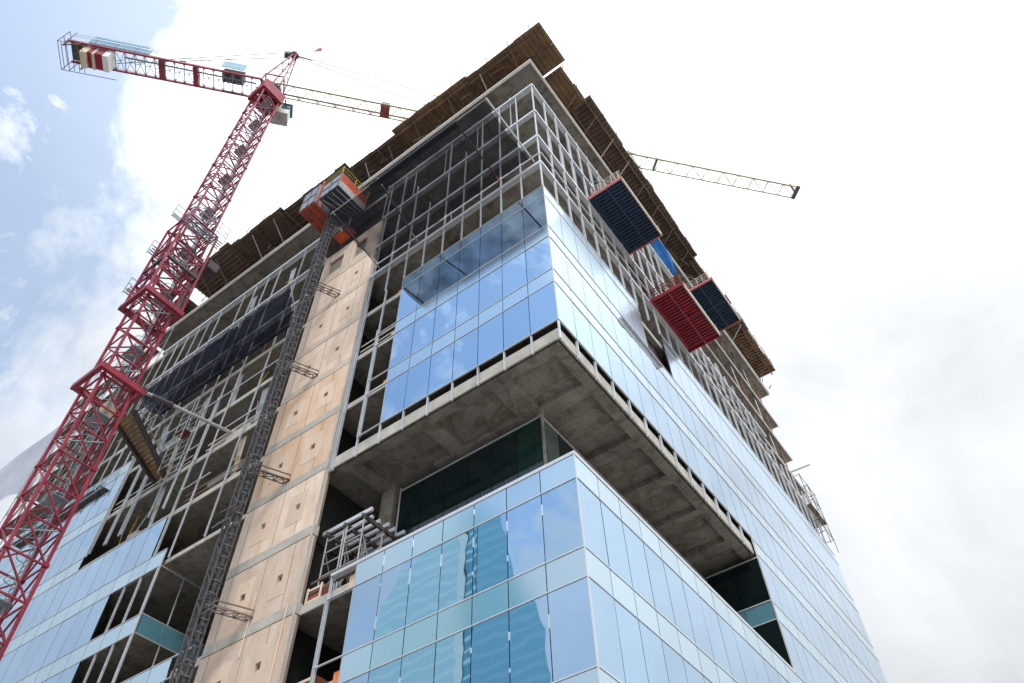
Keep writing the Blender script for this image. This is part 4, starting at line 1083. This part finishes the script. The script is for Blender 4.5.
# clutter behind the crane at the left end: scaffold on the far bays
ls = thing('bay_scaffold', 'dense grey scaffold on the far left bays behind the crane mast', 'scaffold', (-46, -0.6, 40)); O = ls.location
g = MB()
for k in range(8):
    x = -53 + k*1.7
    for y in (-1.2, -0.35): g.bar((x, y, 40.5), (x, y, 60.5), 0.06)
for z in [41+1.9*k for k in range(11)]:
    for y in (-1.2, -0.35): g.bar((-53.2, y, z), (-41, y, z), 0.05)
    for k in range(0, 7): 
        if random.random() < 0.7: g.bar((-53+k*1.7, -1.2, z), (-53+(k+1)*1.7, -1.2, z+1.9), 0.04)
g.build('frame', 'scaf', ls, O)
dk = MB()
for z in [41+3.8*k for k in range(5)]: dk.box(-53, -41.2, -1.15, -0.4, z+0.04, z+0.09)
dk.build('deck', 'timber', ls, O)

# ------------------------------------------------------------------ the tower mirrored in the glass, across the street
sk = thing('skyscraper', 'curved teal and blue glass skyscraper mirrored in the lower glass block', 'building', (-82, -105, 0)); O = sk.location
arc = [(-104.5, 0), (-104.5, 80), (-104, 92), (-102.8, 98), (-99.5, 102.3), (-95.5, 105.2), (-91, 109), (-86, 112.4), (-82.2, 114.2), (-82.2, 0)]
MB().prism(arc, -120, -90, -21).build('glazed_wing', 'sky_teal', sk, O)
MB().prism([(-76.6, 0), (-76.6, 115), (-73.2, 113.4), (-70.6, 109.5), (-68.4, 100), (-66.2, 92), (-63.2, 86), (-61.4, 79), (-60.6, 66), (-60.6, 0)], -120, -90.1, -21).build('glazed_wing', 'sky_deep', sk, O)
MB().prism([(-82.1, 0), (-82.1, 114.4), (-80.2, 114.9), (-80.2, 0)], -119, -89.8, -20).build('stone_rib', 'sky_rib', sk, O)
MB().prism([(-80.1, 0), (-80.1, 114.9), (-76.7, 115.1), (-76.7, 0)], -119, -90.0, -20).build('balcony_strip', 'sky_core', sk, O)

# ------------------------------------------------------------------ light
SUN = Vector((0.42, -0.50, 0.757)).normalized()
sd = bpy.data.lights.new('sun', 'SUN'); sd.energy = 0.55; sd.angle = R(14); sd.color = (1.0, 0.95, 0.88)
so = bpy.data.objects.new('sun', sd); COL.objects.link(so); so.rotation_euler = SUN.to_track_quat('Z', 'Y').to_euler()

world = bpy.data.worlds.new('World'); scene.world = world; world.use_nodes = True
nt = world.node_tree; N, L = nt.nodes, nt.links
bg = N['Background']; bg.inputs['Strength'].default_value = 0.15
sky = N.new('ShaderNodeTexSky'); sky.sky_type = 'NISHITA'; sky.sun_disc = False
sky.sun_elevation = math.asin(SUN.z); sky.sun_rotation = math.atan2(SUN.x, SUN.y)
sky.air_density = 1.0; sky.dust_density = 1.0; sky.ozone_density = 1.2
tc = N.new('ShaderNodeTexCoord')
def math_(op, a, b=None, c=None, clamp=False):
    n = N.new('ShaderNodeMath'); n.operation = op; n.use_clamp = clamp
    for i, v in enumerate((a, b, c)):
        if v is None: continue
        if isinstance(v, (int, float)): n.inputs[i].default_value = v
        else: L.new(v, n.inputs[i])
    return n.outputs[0]
def noise(scale, detail, rough, off=(0,0,0), dist=0.0):
    mp = N.new('ShaderNodeMapping'); mp.inputs['Location'].default_value = off
    L.new(tc.outputs['Generated'], mp.inputs['Vector'])
    n = N.new('ShaderNodeTexNoise'); n.inputs['Scale'].default_value = scale; n.inputs['Detail'].default_value = detail
    n.inputs['Roughness'].default_value = rough; n.inputs['Distortion'].default_value = dist
    L.new(mp.outputs[0], n.inputs['Vector']); return n.outputs['Fac']
sp = N.new('ShaderNodeSeparateXYZ'); L.new(tc.outputs['Generated'], sp.inputs[0])
g = math_('MULTIPLY_ADD', sp.outputs['X'], -0.5, math_('MULTIPLY', sp.outputs['Y'], -1.0))
nz = noise(4.5, 10, 0.62, (3.1, 1.7, 0.4), 0.3)
nz2 = noise(9.0, 9, 0.65, (0.3, 5.2, 1.9), 0.6)
edge = math_('MULTIPLY_ADD', math_('SUBTRACT', nz, 0.5), 0.55, g)
mr = N.new('ShaderNodeMapRange'); mr.interpolation_type = 'SMOOTHSTEP'
mr.inputs[1].default_value = 0.10; mr.inputs[2].default_value = 0.34; mr.inputs[3].default_value = 1.0; mr.inputs[4].default_value = 0.0
L.new(edge, mr.inputs[0])
m2 = N.new('ShaderNodeMapRange'); m2.interpolation_type = 'SMOOTHSTEP'
m2.inputs[1].default_value = 0.48; m2.inputs[2].default_value = 0.70; m2.inputs[3].default_value = 0.0; m2.inputs[4].default_value = 0.75
L.new(nz2, m2.inputs[0])
hz = N.new('ShaderNodeMapRange'); hz.interpolation_type = 'SMOOTHSTEP'
hz.inputs[1].default_value = 0.56; hz.inputs[2].default_value = 0.72; hz.inputs[3].default_value = 0.80; hz.inputs[4].default_value = 0.0
L.new(math_('MULTIPLY_ADD', math_('SUBTRACT', nz2, 0.5), 0.75, sp.outputs['Z']), hz.inputs[0])
veil = N.new('ShaderNodeMapRange'); veil.inputs[1].default_value = 0.2; veil.inputs[2].default_value = 0.55; veil.inputs[3].default_value = 0.30; veil.inputs[4].default_value = 0.12
L.new(g, veil.inputs[0])
cover = math_('MAXIMUM', math_('MAXIMUM', mr.outputs[0], m2.outputs[0]), math_('MAXIMUM', hz.outputs[0], veil.outputs[0]))
# cloud brightness: thin bright cloud overhead, greyer towards the horizon
hi_z = N.new('ShaderNodeMapRange'); hi_z.interpolation_type = 'SMOOTHSTEP'
hi_z.inputs[1].default_value = 0.69; hi_z.inputs[2].default_value = 0.96; hi_z.inputs[3].default_value = 0.0; hi_z.inputs[4].default_value = 2.3
L.new(sp.outputs['Z'], hi_z.inputs[0])
base_ = math_('ADD', math_('MULTIPLY_ADD', sp.outputs['Z'], 1.15, 1.52), math_('MULTIPLY_ADD', math_('MAXIMUM', sp.outputs['X'], 0.0), 1.5, hi_z.outputs[0]))
br_ = math_('MULTIPLY_ADD', math_('SUBTRACT', noise(3.0, 8, 0.58, (7, 2, 3), 0.4), 0.5), 2.1, base_)
cc = N.new('ShaderNodeVectorMath'); cc.operation = 'SCALE'; cc.inputs[0].default_value = (0.97, 1.0, 1.045); L.new(br_, cc.inputs['Scale'])
mix = N.new('ShaderNodeMix'); mix.data_type = 'RGBA'
L.new(cover, mix.inputs[0]); 
bl = N.new('ShaderNodeVectorMath'); bl.operation = 'SCALE'; bl.inputs['Scale'].default_value = 0.80
wb = N.new('ShaderNodeVectorMath'); wb.operation = 'MULTIPLY'; wb.inputs[1].default_value = (1.02, 1.0, 0.90)   # the camera's white balance
L.new(sky.outputs[0], wb.inputs[0]); L.new(wb.outputs[0], bl.inputs[0])
L.new(bl.outputs[0], mix.inputs[6]); L.new(cc.outputs[0], mix.inputs[7])
L.new(mix.outputs[2], bg.inputs['Color'])

scene.view_settings.view_transform = 'Standard'; scene.view_settings.look = 'None'
scene.view_settings.exposure = 1.5; scene.view_settings.gamma = 1.0
scene.render.resolution_x = 1024; scene.render.resolution_y = 683
scene.cycles.max_bounces = 8; scene.cycles.transparent_max_bounces = 12
scene.cycles.use_denoising = True
